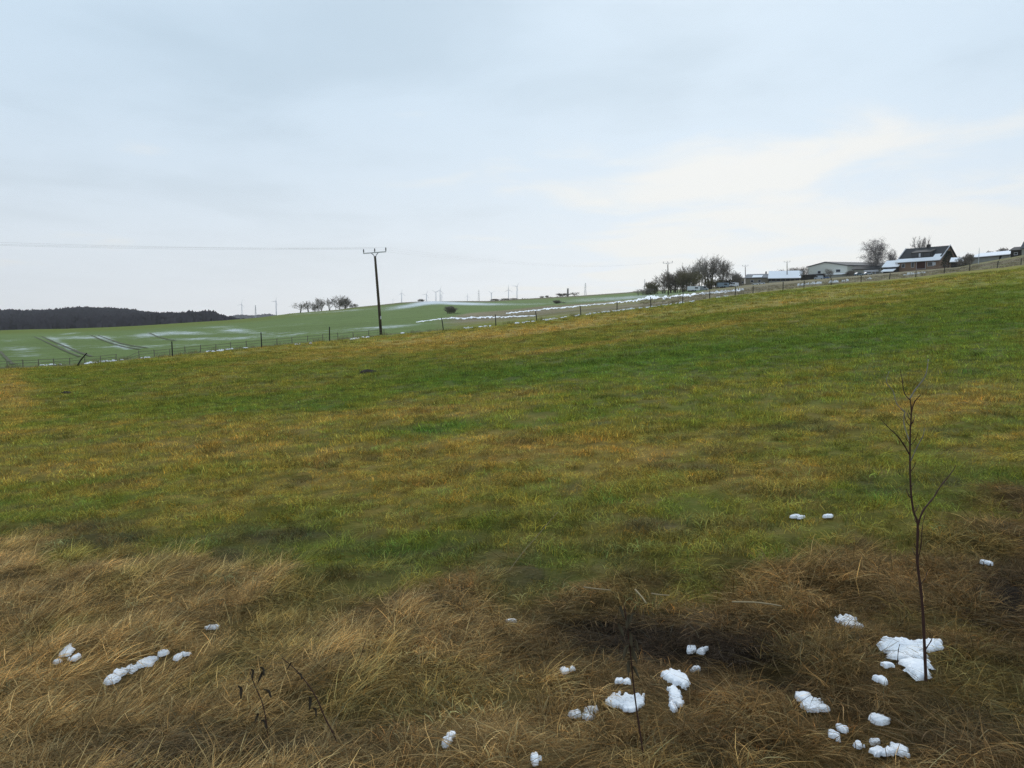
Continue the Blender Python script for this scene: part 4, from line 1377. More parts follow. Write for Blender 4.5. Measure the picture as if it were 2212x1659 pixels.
mb = MB()
g2 = random.Random(5)
cnt = 0
wu = nr.uniform(-90, 243, 9000); wd = np.sqrt(nr.uniform(690 ** 2, 1420 ** 2, 9000))
wx_ = (wu - 512) / F * wd
wz_ = height(wx_, wd, False)
for i in range(9000):
    crown_mesh(mb, Vector((wx_[i], wd[i], wz_[i])), g2.uniform(8, 14) * (1.12 if g2.random() < .03 else 1) * min(1, max(.25, (246 - wu[i]) / 34)), g2.uniform(7, 12), g2)
o = mb.build('far_wood', M['wood_far'])
tag(o, 'dark leafless wood covering the low hill on the left skyline', 'wood', kind='stuff')
mb = MB()
for i in range(420):
    u = g2.uniform(228, 305) if i < 330 else g2.uniform(470, 660)
    d = g2.uniform(3300, 4200)
    x = (u - 512) / F * d
    vt = np.interp(u, [228, 240, 250, 262, 268, 275, 285, 292, 300, 310, 470, 660], [316.5, 314, 315, 314, 312.8, 314.5, 314.5, 313, 314.2, 313, 300.5, 291]) + abs(g2.gauss(0, .5))
    top = at(u, vt, d).z
    crown_mesh(mb, Vector((x, d, top - 26)), 26, g2.uniform(22, 45), g2)
o = mb.build('distant_woodland', M['wood_far'])
tag(o, 'hazy blue strip of distant woodland beyond the end of the wooded hill', 'wood', kind='stuff')

# ------------------------------------------------------------------ wind turbines, pylons, masts
def turbine(u, vhub, vb, d, ang, lab, s=1.0):
    p = at(u, vb, d)
    hub = at(u, vhub, d)
    gz = H(p.x, p.y)
    p.z = min(p.z, gz) - 1
    root = empty('wind_turbine', p, rnd.uniform(-.5, .5))
    tag(root, lab, 'wind turbine', 'wind turbines on the horizon')
    h_ = hub.z - p.z
    MB().tube([(0, 0, 0), (0, 0, h_ * .5), (0, 0, h_)], [3.3 * s, 2.8 * s, 2.0 * s], 10).build('tower', M['turb'], root, True)
    MB().tube([(0, -5 * s, h_ + .8), (0, -2 * s, h_ + .8), (0, 6 * s, h_ + .8)], [1.4 * s, 2.4 * s, 2.0 * s], 8).build('nacelle', M['turb'], root, True)
    R_ = 34 * s
    for k in range(3):
        a = ang + k * 2.0944
        dv = Vector((math.sin(a), 0, math.cos(a)))
        pv_ = Vector((math.cos(a), 0, -math.sin(a)))
        c = Vector((0, -5.5 * s, h_ + .8))
        V = []; W = [(0.02, 1.0), (.12, 1.9), (.2, 2.3), (.6, 1.5), (1, .5)]
        for t, w2 in W:
            q = c + dv * R_ * t
            V += [q - pv_ * w2 * s * .7, q + Vector((0, -.5 * s, 0)), q + pv_ * w2 * s * .7, q + Vector((0, .5 * s, 0))]
        Fc = [(i * 4 + j, i * 4 + (j + 1) % 4, (i + 1) * 4 + (j + 1) % 4, (i + 1) * 4 + j) for i in range(len(W) - 1) for j in range(4)]
        mesh_obj('blade', V, Fc, M['turb'], root, True)


M['turb'] = mat_simple('turbine_grey', (.62, .65, .70), .6, .05, .05)
M['lattice'] = mat_simple('lattice_steel', (.38, .39, .41), .6, .1, .2)
for (u, vh, vb, s, a, lab) in ((242, 304.5, 314, .75, .3, 'leftmost wind turbine, above the end of the wooded hill'), (276.3, 301.5, 314, .85, .5, 'lone wind turbine left of the skyline trees'),
                               (401.7, 293.4, 304, .75, .05, 'wind turbine nearest the tall pole on its right'), (426.6, 294.4, 303, .75, .45, 'wind turbine above the tiny round bush'),
                               (436, 292.4, 303, .75, 3.1, 'left turbine of the close pair'), (440.2, 290.6, 303, .8, .2, 'taller right turbine of the close pair'), (441.8, 295.4, 303, .5, .6, 'small turbine half hidden right of the close pair'),
                               (467.5, 296.4, 303, .55, .1, 'small faint turbine between the pair and the lattice mast'), (491.5, 293.2, 303, .7, 3.2, 'turbine right of the lattice mast'),
                               (508.6, 289.8, 302, .8, .0, 'second tallest turbine at the right end of the row'), (517, 286.6, 302, .85, .7, 'tallest turbine at the right end of the row'), (393, 299.4, 305, .35, .2, 'tiny faint turbine just left of the first one right of the pole')):
    turbine(u, vh, vb, 4300, a, lab, s)


def pylon(u, vt, vb, d, w_, lab, arms=2):
    p = at(u, vb, d)
    p.z = min(p.z, H(p.x, p.y)) - .5
    hh = at(u, vt, d).z - p.z
    root = empty('lattice_pylon', p)
    tag(root, lab, 'pylon', 'lattice pylons on the horizon')
    k = d / F
    b = MB()
    r = .10 * k
    wb, wt = w_ * k / 2, w_ * k * .12
    for sx in (-1, 1):
        for sy in (-1, 1):
            b.tube([(sx * wb, sy * wb, 0), (sx * wt, sy * wt, hh)], r, 4)
    lv = 8
    for i in range(lv):
        z0, z1 = hh * i / lv, hh * (i + 1) / lv
        a0 = wb + (wt - wb) * i / lv; a1 = wb + (wt - wb) * (i + 1) / lv
        for s_ in (-1, 1):
            b.tube([(-a0, s_ * a0, z0), (a1, s_ * a1, z1)], r * .6, 3)
            b.tube([(a0, s_ * a0, z0), (-a1, s_ * a1, z1)], r * .6, 3)
    b.build('mast', M['lattice'], root)
    for j in range(arms):
        zz_ = hh * (.72 + .14 * j)
        aw = w_ * k * (.62 - .1 * j)
        MB().tube([(-aw, 0, zz_), (0, 0, zz_ + .02 * hh), (aw, 0, zz_)], r, 4).build('arm', M['lattice'], root)


pylon(478.8, 289.8, 302, 2600, 1.9, 'lattice mast in the middle of the turbine row')
pylon(585.3, 283, 297, 1500, 2.2, 'slim lattice pylon right of the stone tower')
pylon(644.6, 279, 293.5, 1500, 1.2, 'faint lattice pylon above the left end of the farm trees')
pylon(255.7, 305, 314.5, 3000, 1.4, 'hazy lattice pylon between the two leftmost turbines')

# ------------------------------------------------------------------ farm buildings
M['brick'] = mat_simple('brick_red', (.23, .150, .105), .9, .3, 1.2)
M['plaster'] = mat_simple('plaster_white', (.66, .66, .60), .85, .12, .4)
M['plaster_grey'] = mat_simple('plaster_grey', (.30, .30, .27), .9, .25, .5)
M['barn'] = mat_simple('barn_wall', (.255, .225, .165), .9, .3, .5)
M['barn_dark'] = mat_simple('dark_boards_and_shade', (.035, .032, .032), .9, .4, .8)  # dark boards; also the painted shade inside the open shed and lean-to
M['roof_grey'] = mat_simple('roof_fibre', (.20, .21, .23), .8, .3, .6)
M['roof_dark'] = mat_simple('roof_tile_dark', (.042, .044, .048), .75, .3, 1.5)
M['roof_slate'] = mat_simple('roof_slate', (.075, .08, .09), .7, .25, .6)
M['glass'] = mat_simple('window_glass', (.02, .024, .03), .15, .1, 1.0, spec=.5)
M['trim'] = mat_simple('trim_white', (.55, .56, .60), .6, .1, 1.0)
M['door'] = mat_simple('door_brown', (.06, .022, .018), .7, .2, 2.0)
M['tarp'] = mat_simple('tarp', (.22, .24, .26), .7, .3, .7)
M['tyre'] = mat_simple('tyre', (.02, .02, .02), .9, .2, 3.0)


def building(name, u0, u1, vbase, veave, vridge, d0, d1, lab, wall, roof, depth=7.0, snow=None, cat='building', over=.35, half_gable=False):
    """gabled building: its front runs from column u0 (depth d0) to column u1 (depth d1)"""
    a = at(u0, vbase, d0); b = at(u1, vbase, d1)
    a.z = H(a.x, a.y); b.z = H(b.x, b.y)
    base = min(a.z, b.z) - .4
    L = math.hypot(b.x - a.x, b.y - a.y)
    rz = math.atan2(b.y - a.y, b.x - a.x)
    um, dm = (u0 + u1) / 2, (d0 + d1) / 2
    he = at(um, veave, dm).z - base
    hr = at(um, vridge, dm + depth / 2).z - base
    root = empty(name, (a.x, a.y, base), rz)
    tag(root, lab, cat)
    if half_gable:
        prof = [(0, 0), (depth, 0), (depth, hr), (0, he)]
    else:
        prof = [(0, 0), (depth, 0), (depth, he), (depth / 2, hr), (0, he)]
    MB().prism(prof, 0, L).build('wall', wall, root)
    th = .16

    def slab(y0, z0, y1, z1, t0, t1, nm, mat, x0=-over, x1=None):
        x1 = L + over if x1 is None else x1
        dy, dz = y1 - y0, z1 - z0
        l_ = math.hypot(dy, dz)
        ny, nz = -dz / l_, dy / l_
        if nz < 0: ny, nz = -ny, -nz
        pr = [(y0 + ny * t0, z0 + nz * t0), (y1 + ny * t0, z1 + nz * t0), (y1 + ny * t1, z1 + nz * t1), (y0 + ny * t1, z0 + nz * t1)]
        return MB().prism(pr, x0, x1).build(nm, mat, root)
    if half_gable:
        sl = (hr - he) / depth
        slab(-over, he - sl * over, depth + over, hr + sl * over, .004, th, 'roof', roof)
        if snow: slab(-over, he - sl * over, depth + over, hr + sl * over, th + .004, th + .2, 'roof_snow', M['snow'])
    else:
        sl = (hr - he) / (depth / 2)
        slab(-over, he - sl * over, depth / 2, hr, .004, th, 'roof', roof)
        slab(depth + over, he - sl * over, depth / 2, hr, .004, th, 'roof', roof)
        if snow == 'full':
            slab(-over, he - sl * over, depth / 2, hr, th + .004, th + .18, 'roof_snow', M['snow'])
    return root, L, he, hr, depth


def window(root, x, z, w_, h_, y=-.0, door=False, mat=None):
    f = MB()
    t = .09
    f.box(x - w_ / 2, x + w_ / 2, y - .07, y - .004, z, z + t)
    f.box(x - w_ / 2, x + w_ / 2, y - .07, y - .004, z + h_ - t, z + h_)
    f.box(x - w_ / 2, x - w_ / 2 + t, y - .07, y - .004, z + t + .002, z + h_ - t - .002)
    f.box(x + w_ / 2 - t, x + w_ / 2, y - .07, y - .004, z + t + .002, z + h_ - t - .002)
    o = f.build('door' if door else 'window', M['trim'], root)
    MB().box(x - w_ / 2 + t, x + w_ / 2 - t, y - .03, y - .006, z + t, z + h_ - t).build('panel' if door else 'pane', mat or M['glass'], o)


def chimney(root, x, y, z0, z1, mat, w_=.5):
    MB().box(x - w_ / 2, x + w_ / 2, y - w_ / 2, y + w_ / 2, z0, z1).build('chimney', mat, root)


# grey brown barn with its flat annex
r, L, he, hr, dp = building('barn', 745, 768.2, 287.5, 277.8, 274.4, 312, 308, 'grey brown barn with a dull grey roof left of the snow roofed shed', M['barn'], M['roof_grey'], 9)
chimney(r, L * .8, dp / 2, hr - .5, hr + 1.0, M['barn_dark'], .45)
MB().prism([(-.3, he + .12), (dp * .22, he + (hr - he) * .5 + .22), (dp * .22, he + (hr - he) * .5 + .34), (-.3, he + .26)], L * .3, L * .72).build('roof_snow', M['snow'], r)
window(r, L * .3, 1.4, 1.1, .9); window(r, L * .62, 1.4, 1.1, .9)
r, L, he, hr, dp = building('annex', 740.2, 744.6, 287.2, 278.2, 277.6, 311, 311.5, 'flat topped tan annex at the left end of the barn', M['barn'], M['roof_grey'], 6, half_gable=True, over=.1)
window(r, L * .5, 1.2, .7, .9)
# shed under a snow roof; its open front's shade painted as a dark solid wall
r, L, he, hr, dp = building('shed', 768.8, 802, 284.5, 278.4, 271.6, 300, 296, 'low dark shed under a wide white snow covered roof', M['barn_dark'], M['roof_slate'], 11, 'full')
for k in range(7):
    MB().box(L * (k + .5) / 7 - .09, L * (k + .5) / 7 + .09, -.30, -.12, 0, he - .12).build('post', M['rail'], r)
MB().box(0, L, -.16, -.05, .1, 1.0).build('plinth', M['plaster_grey'], r)
# white hall: gable to the left, long dark roof to the right
def hall():
    d0 = 272.0
    a = at(807.5, 281, d0 + 4); b = at(846.8, 279.5, d0 - 6)
    a.z = H(a.x, a.y); b.z = H(b.x, b.y)
    base = min(a.z, b.z) - .4
    L = math.hypot(b.x - a.x, b.y - a.y); rz = math.atan2(b.y - a.y, b.x - a.x)
    root = empty('hall', (a.x, a.y, base), rz)
    tag(root, 'big white gabled hall with a long dark roof behind it', 'hall')
    dl = 46.0
    hl = at(807.5, 267.2, d0 + 4).z - base
    hR = at(846.8, 265.7, d0 - 6).z - base
    hA = at(825.5, 262.6, d0).z - base
    xa = L * .46
    # body: profile in x,z extruded backwards (sheared to the right so that the long side shows)
    sh = 27.0

    def ex(prof, y0, y1, nm, mat):
        n = len(prof)
        V = [(x + sh * y0 / dl, y0, z) for x, z in prof] + [(x + sh * y1 / dl, y1, z) for x, z in prof]
        fs = [tuple(range(n)), tuple(range(2 * n - 1, n - 1, -1))] + [(i, i + n, (i + 1) % n + n, (i + 1) % n) for i in range(n)]
        return mesh_obj(nm, V, fs, mat, root)
    ex([(0, 0), (L, 0), (L, hR), (xa, hA), (0, hl)], 0, dl, 'wall', M['plaster'])
    ex([(xa, hA + .02), (L + .4, hR - .05), (L + .4, hR + .2), (xa, hA + .28)], -.3, dl + .3, 'roof', M['roof_slate'])
    ex([(xa, hA + .02), (-.4, hl - .08), (-.4, hl + .16), (xa, hA + .28)], -.3, dl + .3, 'roof', M['roof_slate'])
    window(root, L * .78, hR * .55, 1.6, 1.0)
    window(root, L * .30, hR * .5, 1.2, 1.0)
    # lean-to on the left, a solid block coloured dark for its shaded open inside, and a low snow roofed annex on the right of the gable
    MB().prism([(-5.0, 0), (-.05, 0), (-.05, hR * .46), (-5.0, hR * .36)], L * .02, L * .46).build('lean_to', M['barn_dark'], root)
    MB().prism([(-5.4, hR * .36), (-.05, hR * .47), (-.05, hR * .50), (-5.4, hR * .39)], -.3, L * .48).build('lean_to_roof', M['roof_dark'], root)
    MB().prism([(-4.0, 0), (-.06, 0), (-.06, hR * .40), (-4.0, hR * .32)], L * .62, L * 1.0).build('annex_wall', M['plaster_grey'], root)
    MB().prism([(-4.3, hR * .33), (-.06, hR * .43), (-.06, hR * .47), (-4.3, hR * .37)], L * .60, L * 1.02).build('annex_snow', M['snow'], root)
    return root


hall()
# cluttered sheds between hall and house
r, L, he, hr, dp = building('lean_shed', 853, 879, 277.5, 269.2, 266.5, 262, 258, 'grey cluttered shed below the birch with a dark roof', M['plaster_grey'], M['roof_dark'], 6)
for k in range(4):
    MB().box(L * (.45 + k * .13), L * (.45 + k * .13) + .25, -.5, -.3, 0, he - .3).build('post', M['trim'], r)
MB().box(L * .42, L * .98, -.6, -.25, he - .9, he - .35).build('sign_board', M['trim'], r)
r, L, he, hr, dp = building('cottage', 883, 897.5, 273.6, 267.2, 261.6, 252, 249, 'small house with a snow covered roof left of the dark roofed house', M['barn_dark'], M['roof_slate'], 8, 'full')
MB().prism([(-2.6, he - 1.5), (-.05, he - .7), (-.05, he - .5), (-2.6, he - 1.3)], L * .05, L * .9).build('porch_snow', M['snow'], r)
window(r, L * .5, .8, 1.0, .8)
# the dark roofed brick house
r, L, he, hr, dp = building('house', 897.5, 939, 272.6, 260.6, 248.2, 250, 239, 'brick house with a steep dark roof, white eaves and a dormer', M['brick'], M['roof_dark'], 9.5, None, over=.5)
sl = (hr - he) / (dp / 2)
MB().prism([(-.75, he - sl * .5 + .1), (.55, he + sl * .55 + .24), (.55, he + sl * .55 + .38), (-.75, he - sl * .5 + .30)], -.5, L + .5).build('eave_snow', M['snow'], r)
MB().prism([(.56, he + sl * .56 + .2), (1.7, he + sl * 1.7 + .19), (1.7, he + sl * 1.7 + .30), (.56, he + sl * .56 + .36)], L * .82, L * .97).build('roof_snow', M['snow'], r)
for s_ in (-.5, L + .32):
    MB().prism([(-.6, he - sl * .6 + .17), (dp / 2, hr + .17), (dp / 2, hr + .42), (-.6, he - sl * .6 + .42)], s_, s_ + .22).build('verge_board', M['trim'], r)
# dormer with dark windows
do = MB().prism([(.9, he + sl * .9), (3.6, he + sl * 3.6), (3.6, he + sl * 3.6 + .3), (.7, he + sl * .9 + 1.75), (.9, he + sl * .9 + 1.6)], L * .28, L * .76).build('dormer', M['roof_dark'], r)
for (x0, x1) in ((.30, .46), (.52, .60), (.63, .74)):
    MB().box(L * x0, L * x1, .80, .88, he + sl * .9 + .35, he + sl * .9 + 1.45).build('pane', M['glass'], do)
MB().box(L * .47, L * .51, .80, .87, he + sl * .9 + .35, he + sl * .9 + 1.45).build('mullion', M['trim'], do)
chimney(r, L * .52, dp / 2, hr - .4, hr + .9, M['barn_dark'], .8)
window(r, L * .14, 1.6, 1.1, 1.2); window(r, L * .37, 1.5, 1.0, 1.6); window(r, L * .80, 1.6, 1.9, 1.3)
MB().box(L * .84, L * .92, -.10, -.075, 1.8, 2.7).build('curtain', M['trim'], r)
window(r, L * .57, .9, 2.9, 2.4, 0, True, M['door'])
# right: low snow roofs, dark house cut by the frame
r, L, he, hr, dp = building('low_shed', 951, 966, 266.0, 262.2, 258.6, 226, 224, 'low dark shed with a snow roof right of the conifer', M['barn_dark'], M['roof_slate'], 7, 'full')
r, L, he, hr, dp = building('long_shed', 971, 1009, 259.8, 256.6, 253.2, 238, 226, 'long low building with a snow roof on the right', M['plaster_grey'], M['roof_slate'], 8, 'full')
r, L, he, hr, dp = building('dark_house', 1010.5, 1021, 257.0, 250.2, 247.6, 216, 214, 'dark low house beside the right edge of the picture', M['barn_dark'], M['roof_dark'], 6)
window(r, L * .5, 1.0, .9, .7)
r, L, he, hr, dp = building('gable_house', 1021.5, 1046, 256.0, 247.5, 238.5, 210, 206, 'taller house mostly outside the right edge', M['plaster_grey'], M['roof_slate'], 8)
window(r, L * .5, 1.4, 1.1, 1.1)
# thin mast
p = on(978.5, 205)
o = MB().tube([(0, 0, -.3), (0, 0, 1.6), (.03, 0, at(978.5, 247.6, 205).z - p.z)], [.09, .08, .05], 6).build('mast', M['galv'])
o.location = p
tag(o, 'thin bare mast in front of the long snow roof', 'mast')


# ------------------------------------------------------------------ vehicles
def vehicle(kind, u, v, d, rz, lab, mat, cat, wpx):
    p = at(u, v, d); p.z = H(p.x, p.y)
    root = empty(kind, p, rz)
    tag(root, lab, cat, 'vehicles parked at the farm')
    if kind == 'van':
        prof = [(-2.6, .35), (2.5, .35), (2.6, .95), (1.95, 1.2), (1.35, 2.15), (1.1, 2.3), (-2.55, 2.3), (-2.65, 1.2)]
        win = [(1.88, 1.25), (1.36, 2.05), (.5, 2.05), (.5, 1.25)]
        wx = (-1.7, 1.75); W = 1.9
    elif kind == 'car':
        prof = [(-2.05, .3), (2.0, .3), (2.1, .7), (1.0, .92), (.45, 1.42), (-1.15, 1.45), (-1.95, .95), (-2.1, .7)]
        win = [(.85, .92), (.40, 1.34), (-1.05, 1.36), (-1.6, .95)]
        wx = (-1.3, 1.3); W = 1.7
    else:
        prof = [(-2.4, .5), (2.4, .5), (2.45, 1.9), (2.2, 2.1), (-2.2, 2.1), (-2.45, 1.9)]
        win = [(1.6, 1.2), (1.6, 1.75), (.3, 1.75), (.3, 1.2)]
        wx = (-.5, .5); W = 2.0
    n = len(prof)
    y0, y1 = -W / 2, W / 2
    ins = .10
    zmid = .95
    V = [(x, y0 + (ins if z > 1.2 else 0), z) for x, z in prof] + [(x, y1 - (ins if z > 1.2 else 0), z) for x, z in prof]
    mesh_obj('body', V, [tuple(range(n)), tuple(range(2 * n - 1, n - 1, -1))] + [(i, i + n, (i + 1) % n + n, (i + 1) % n) for i in range(n)], mat, root)
    for s_ in (-1, 1):
        ys = s_ * (W / 2 - .02)
        V = [(x, ys, z) for x, z in win] + [(x, ys + s_ * .03, z) for x, z in win]
        k = len(win)
        mesh_obj('side_window', V, [tuple(range(k)), tuple(range(2 * k - 1, k - 1, -1))] + [(i, i + k, (i + 1) % k + k, (i + 1) % k) for i in range(k)], M['glass'], root)
        for x in wx:
            MB().tube([(x, s_ * (W / 2 - .16), .33), (x, s_ * (W / 2 + .03), .33)], .33, 12).build('wheel', M['tyre'], root)
    if kind != 'trailer':
        i0 = 3 if kind == 'van' else 3
        a, b = prof[i0], prof[i0 + 1]
        V = [(a[0] + .02, y0 + .2, a[1] + .06), (a[0] + .02, y1 - .2, a[1] + .06), (b[0] + .03, y1 - .25, b[1] - .02), (b[0] + .03, y0 + .25, b[1] - .02)]
        V2 = [(x + .04, y, z + .03) for x, y, z in V]
        mesh_obj('windscreen', V + V2, [(0, 1, 2, 3), (7, 6, 5, 4), (0, 4, 5, 1), (1, 5, 6, 2), (2, 6, 7, 3), (3, 7, 4, 0)], M['glass'], root)
        for s_ in (-1, 1):
            MB().box(prof[2][0] - .04, prof[2][0] + .03, s_ * W * .36 - .14, s_ * W * .36 + .14, .62, .78).build('headlight', M['trim'], root)
    bb = (max(x for x, z in prof) - min(x for x, z in prof))
    k = wpx * d / F / bb
    root.scale = (k, k, k)
    return root


M['car_white'] = mat_simple('car_white', (.66, .68, .72), .35, .05, 1.0, spec=.5)
M['car_silver'] = mat_simple('car_silver', (.36, .40, .45), .35, .05, 1.0, spec=.5)
M['car_blue'] = mat_simple('car_blue', (.10, .17, .33), .35, .05, 1.0, spec=.5)
M['car_slate'] = mat_simple('car_slate', (.16, .22, .27), .4, .1, 1.0, spec=.5)
vehicle('trailer', 693.5, 291.0, 250, .05, 'white box trailer in front of the dense olive bush', M['car_white'], 'trailer', 12)
vehicle('van', 703, 290.0, 256, -.4, 'grey van right of the white box trailer', M['car_silver'], 'van', 10.5)
vehicle('van', 734, 287.6, 284, -2.6, 'white van with a dark rear left of the barn annex', M['car_white'], 'van', 9.5)
vehicle('trailer', 722.5, 288.2, 282, .1, 'low slate blue wagon left of the white van', M['car_slate'], 'trailer', 12)
vehicle('car', 755, 289.2, 262, 2.8, 'left of two white cars before the barn', M['car_white'], 'car', 6.4)
vehicle('car', 761.6, 288.2, 264, 2.9, 'right of two white cars before the barn', M['car_white'], 'car', 6.2)
vehicle('van', 818.5, 283.2, 244, 2.7, 'silver van parked before the dark lean-to of the hall', M['car_silver'], 'van', 8.4)
vehicle('car', 826, 282.0, 246, 2.6, 'blue car beside the silver van', M['car_blue'], 'car', 6)
vehicle('car', 859, 278.6, 240, .2, 'slate blue car before the cluttered shed', M['car_slate'], 'car', 9)
vehicle('car', 868, 277.6, 241, .1, 'silver car right of the slate blue one', M['car_silver'], 'car', 8)

# white wrapped stacks / snow heaps along the yard edge
mb = MB()
for (u0, v0, u1, v1, nn) in ((798, 286, 809, 284.9, 11), (811, 284.6, 822, 283.4, 12), (829, 283.2, 838, 282.4, 9), (842, 282, 850, 281, 4), (866, 279.6, 872, 278.9, 4), (904, 275.6, 926, 272.8, 14), (700, 294.5, 730, 291.4, 26), (730, 291.4, 744, 290.2, 12)):
    for i in range(nn):
        a = (i + rnd.random() * .6) / nn
        p = ground_at(u0 + (u1 - u0) * a, v0 + (v1 - v0) * a)
        w_, h_ = rnd.uniform(.07, .17), rnd.uniform(.15, .5)
        mb.add([(p.x - w_, p.y - w_, p.z - .1), (p.x + w_, p.y - w_, p.z - .1), (p.x + w_, p.y + w_, p.z - .1), (p.x - w_, p.y + w_, p.z - .1),
                (p.x - w_ * .5, p.y - w_ * .5, p.z + h_), (p.x + w_ * .7, p.y - w_ * .4, p.z + h_ * .9), (p.x + w_ * .5, p.y + w_ * .5, p.z + h_), (p.x - w_ * .6, p.y + w_ * .5, p.z + h_ * .85)],
               [(3, 2, 1, 0), (4, 5, 6, 7), (0, 1, 5, 4), (1, 2, 6, 5), (2, 3, 7, 6), (3, 0, 4, 7)])
o = mb.build('snow_heaps', M['snow'])
tag(o, 'broken row of snow heaps along the farm yard edge', 'snow', kind='stuff')

# ------------------------------------------------------------------ sapling, weeds and stalks in the foreground
M['sap'] = mat_simple('sapling_bark', (.060, .030, .022), .85, .35, 18.0)
M['sap_pale'] = mat_simple('pale_twig', (.22, .20, .16), .8, .3, 20.0)
M['stalk'] = mat_simple('dry_stalk', (.36, .28, .16), .8, .25, 14.0)
M['leaf_dead'] = mat_simple('withered_leaf', (.050, .040, .028), 1.0, .4, 30.0, spec=0.0)
M['leaf_grey'] = mat_simple('grey_leaf', (.085, .070, .045), 1.0, .4, 30.0, spec=0.0)
foot = ground_at(926.5, 683)
SD = foot.y
root = empty('sapling', foot)
tag(root, 'bare reddish brown sapling standing in snow on the right', 'sapling')


def px_line(pts, d, jit=0.0, org=None):
    out = []
    for i, q in enumerate(pts):
        dd = d + (q[2] if len(q) > 2 else 0) + jit * i
        out.append(at(q[0], q[1], dd) - org)
    return out


def smooth_line(P, k=4):
    out = []
    for i in range(len(P) - 1):
        p0, p1, p2, p3 = P[max(i - 1, 0)], P[i], P[i + 1], P[min(i + 2, len(P) - 1)]
        for j in range(k):
            t = j / k
            out.append(.5 * ((2 * p1) + (-p0 + p2) * t + (2 * p0 - 5 * p1 + 4 * p2 - p3) * t * t + (-p0 + 3 * p1 - 3 * p2 + p3) * t ** 3))
    out.append(P[-1])
    return out


def twig(nm, pts, r0, r1, mat, parent, org, d):
    P = smooth_line(px_line(pts, d, 0, org))
    n = len(P)
    r0, r1 = r0 * .85, r1 * .8
    return MB().tube(P, [r0 + (r1 - r0) * i / (n - 1) + .0012 * (math.sin(i * 2.1) > .8) for i in range(n)], 7).build(nm, mat, parent, True)


twig('stem', [(926.8, 690), (926, 680), (924.5, 645), (922, 600), (917.3, 561), (917.8, 525), (913.5, 511), (910.6, 487), (910, 455), (910.4, 430), (911.4, 411), (910, 398.5)], .0125, .0042, M['sap'], root, foot, SD)
twig('twig', [(910, 399), (915, 390), (924, 378.5), (927, 370), (928.3, 359.5, .05)], .005, .0022, M['sap_pale'], root, foot, SD)
twig('twig', [(911.3, 412), (914.5, 402), (920.6, 395, -.04)], .005, .0025, M['sap'], root, foot, SD)
twig('twig', [(917.8, 526), (923, 511), (933.6, 497.6, .08), (940, 487, .12), (952, 472, .2), (955.8, 465, .22)], .0075, .002, M['sap'], root, foot, SD)
twig('twig', [(909.8, 455), (904, 445), (897.5, 436, -.08), (889, 428, -.12), (881, 419.5, -.16)], .0055, .002, M['sap'], root, foot, SD)
twig('twig', [(910.2, 462), (917, 447, -.03), (923, 436, -.06), (924.6, 428, -.07)], .0042, .002, M['sap_pale'], root, foot, SD)
twig('twig', [(910, 400), (904.4, 393, .05), (902, 379, .08), (900, 368, .1)], .0038, .0018, M['sap'], root, foot, SD)
twig('twig', [(905, 412, .1), (897, 404, .12), (893, 391, .15), (886.5, 382, .17), (889, 371.5, .18)], .0035, .0016, M['sap_pale'], root, foot, SD)
twig('twig', [(909.9, 442), (904, 424, .1), (905, 412, .1)], .0035, .0034, M['sap_pale'], root, foot, SD)
twig('twig', [(917.5, 562), (921, 545), (922.5, 525), (926, 512, .05)], .004, .0015, M['sap'], root, foot, SD)
twig('twig', [(925, 650), (931, 641), (932.5, 636)], .005, .002, M['sap'], root, foot, SD)
twig('twig', [(897.5, 664, -.15), (898.4, 650, -.15), (900, 644, -.15)], .003, .0015, M['sap'], root, foot, SD)

for k in range(16):
    q = [(926, 680), (924.5, 645), (922, 600), (917.3, 561), (917.8, 525), (913.5, 511), (910.6, 487), (910, 455), (910.4, 430), (911.4, 411)]
    a = rnd.uniform(2.2, 8.99); i = int(a)
    u_ = q[i][0] + (q[i + 1][0] - q[i][0]) * (a - i); v_ = q[i][1] + (q[i + 1][1] - q[i][1]) * (a - i)
    s_ = rnd.choice((-1, 1)); l_ = rnd.uniform(3, 11)
    twig('twig', [(u_, v_), (u_ + s_ * l_ * .5, v_ - l_ * .6, rnd.uniform(-.03, .03)), (u_ + s_ * l_ * .8, v_ - l_ * 1.4, rnd.uniform(-.06, .06))], .003, .0015, M['sap'], root, foot, SD)

# withered stems with hanging dead leaves
def weed(name, stem_px, leaves, lab, r0, r1, mat, leafmat):
    f = ground_at(*stem_px[0][:2])
    root = empty(name, f)
    tag(root, lab, 'weed', 'withered weeds in the foreground')
    twig('stem', stem_px, r0, r1, mat, root, f, f.y)
    for (u, v, l_, tilt) in leaves:
        c = at(u, v, f.y - .02) - f
        s_ = l_ * f.y / F
        V = []; Fc = []
        for i in range(5):
            t = i / 4
            w_ = s_ * .13 * math.sin(math.pi * (t * .92 + .06))
            cx = Vector((math.sin(tilt) * s_ * (t - .5), .02 * math.sin(t * 5), -math.cos(tilt) * s_ * (t - .5)))
            V += [c + cx + Vector((-w_, .012, 0)), c + cx + Vector((0, -.008, 0)), c + cx + Vector((w_, .012, 0))]
        for i in range(4):
            for j in range(2):
                a = i * 3 + j
                Fc.append((a, a + 1, a + 4, a + 3))
        mesh_obj('leaf', V, Fc, leafmat, root, True)
    return root


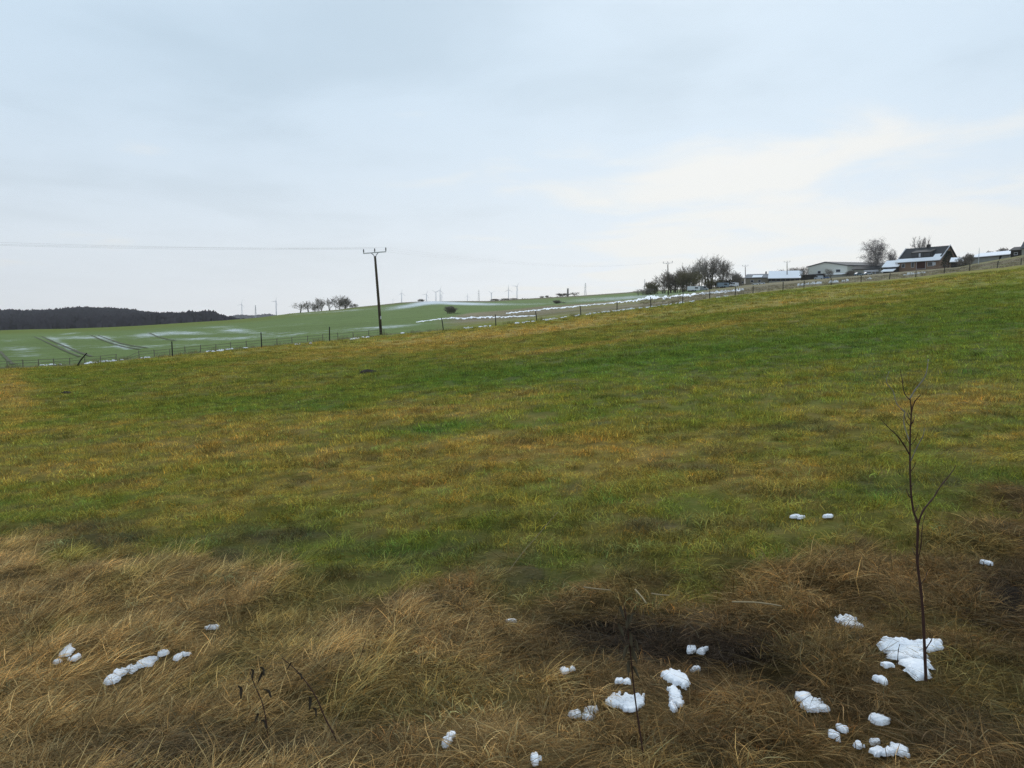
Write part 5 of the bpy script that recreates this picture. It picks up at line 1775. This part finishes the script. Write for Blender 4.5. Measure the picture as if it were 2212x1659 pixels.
weed('withered_weed', [(644.5, 764), (643.6, 757), (636.5, 709), (633, 680), (629, 640), (624, 606)],
     [(622, 612, 14, .3), (628, 622, 16, -.2), (621, 630, 15, .4), (631, 640, 17, .1), (626, 652, 16, -.4), (634, 655, 18, .3), (629, 668, 16, -.1), (636, 672, 14, .5), (632, 618, 12, -.6), (637, 646, 13, .2)],
     'thin dark stem with shrivelled grey leaves in front of the dark soil', .007, .0035, M['sap'], M['leaf_grey'])
weed('withered_weed', [(342, 752), (333, 733), (325, 718), (318, 701), (309, 686), (296, 670), (282, 658)],
     [(309.5, 703, 13, .1), (300, 676, 8, .9), (289, 666, 8, -.5), (315, 712, 9, .5)],
     'arching dark stem with a few blackened leaves in the dry grass left of centre', .006, .003, M['sap'], M['leaf_dead'])
weed('withered_weed', [(268, 738), (266, 720), (262, 702), (255, 686), (250, 672)],
     [(252, 674, 10, .2), (260, 677, 12, -.3), (262.5, 671, 9, .6), (240, 692, 13, .3), (256, 719, 12, -.2), (264, 724, 10, .7), (268, 693, 11, .9)],
     'small dark weed with hanging black leaves left of the arching stem', .005, .0025, M['sap'], M['leaf_dead'])
for (pts, r, lab) in (([(507, 574), (520, 556), (538, 535), (549, 522), (558, 512)], .0035, 'long pale grass stalk leaning right at the meadow edge'),
                      ([(583, 600.5), (595, 602), (610, 603.5)], .008, 'short pale reed stalk lying level at the top of the dark soil'),
                      ([(730, 616.5), (752, 617), (768, 619), (779, 621)], .008, 'long pale reed stalk lying right of the dark soil'),
                      ([(634, 603), (641, 611), (645, 617)], .008, 'short broken reed stalk beside the thin dark stem'),
                      ([(650, 607), (660, 608.5), (668, 609)], .007, 'pale reed piece lying behind the thin dark stem'),
                      ([(356, 668), (361, 655), (366, 640)], .004, 'single thin reddish stalk standing left of centre')):
    a = ground_at(*pts[0])
    P = []
    lying = 'lying' in lab or 'broken' in lab
    for q in pts:
        P.append((ground_at(*q) + Vector((0, -.05, .14)) - a) if lying else at(q[0], q[1], a.y + .02) - a)
    P = smooth_line(P)
    o = MB().tube(P, [r * (1 - .4 * i / len(P)) for i in range(len(P))], 6).build('dry_stalk', M['stalk'] if 'reddish' not in lab else M['sap'], None, True)
    o.location = a
    tag(o, lab, 'stalk', 'loose stalks in the foreground')

# ------------------------------------------------------------------ haze
mt = bpy.data.materials.new('haze')
mt.use_nodes = True
t = NT(mt.node_tree)
vol = t.n('ShaderNodeVolumePrincipled', {'Color': (.93, .965, 1.0, 1), 'Density': 0.00007, 'Anisotropy': 0.6})
t.n('ShaderNodeOutputMaterial', {'Volume': vol.outputs[0]})
hz = MB().box(-6100, 6100, -6100, 6100, -160, 330).build('haze', mt)
tag(hz, 'thin pale winter haze over the whole landscape', kind='stuff')
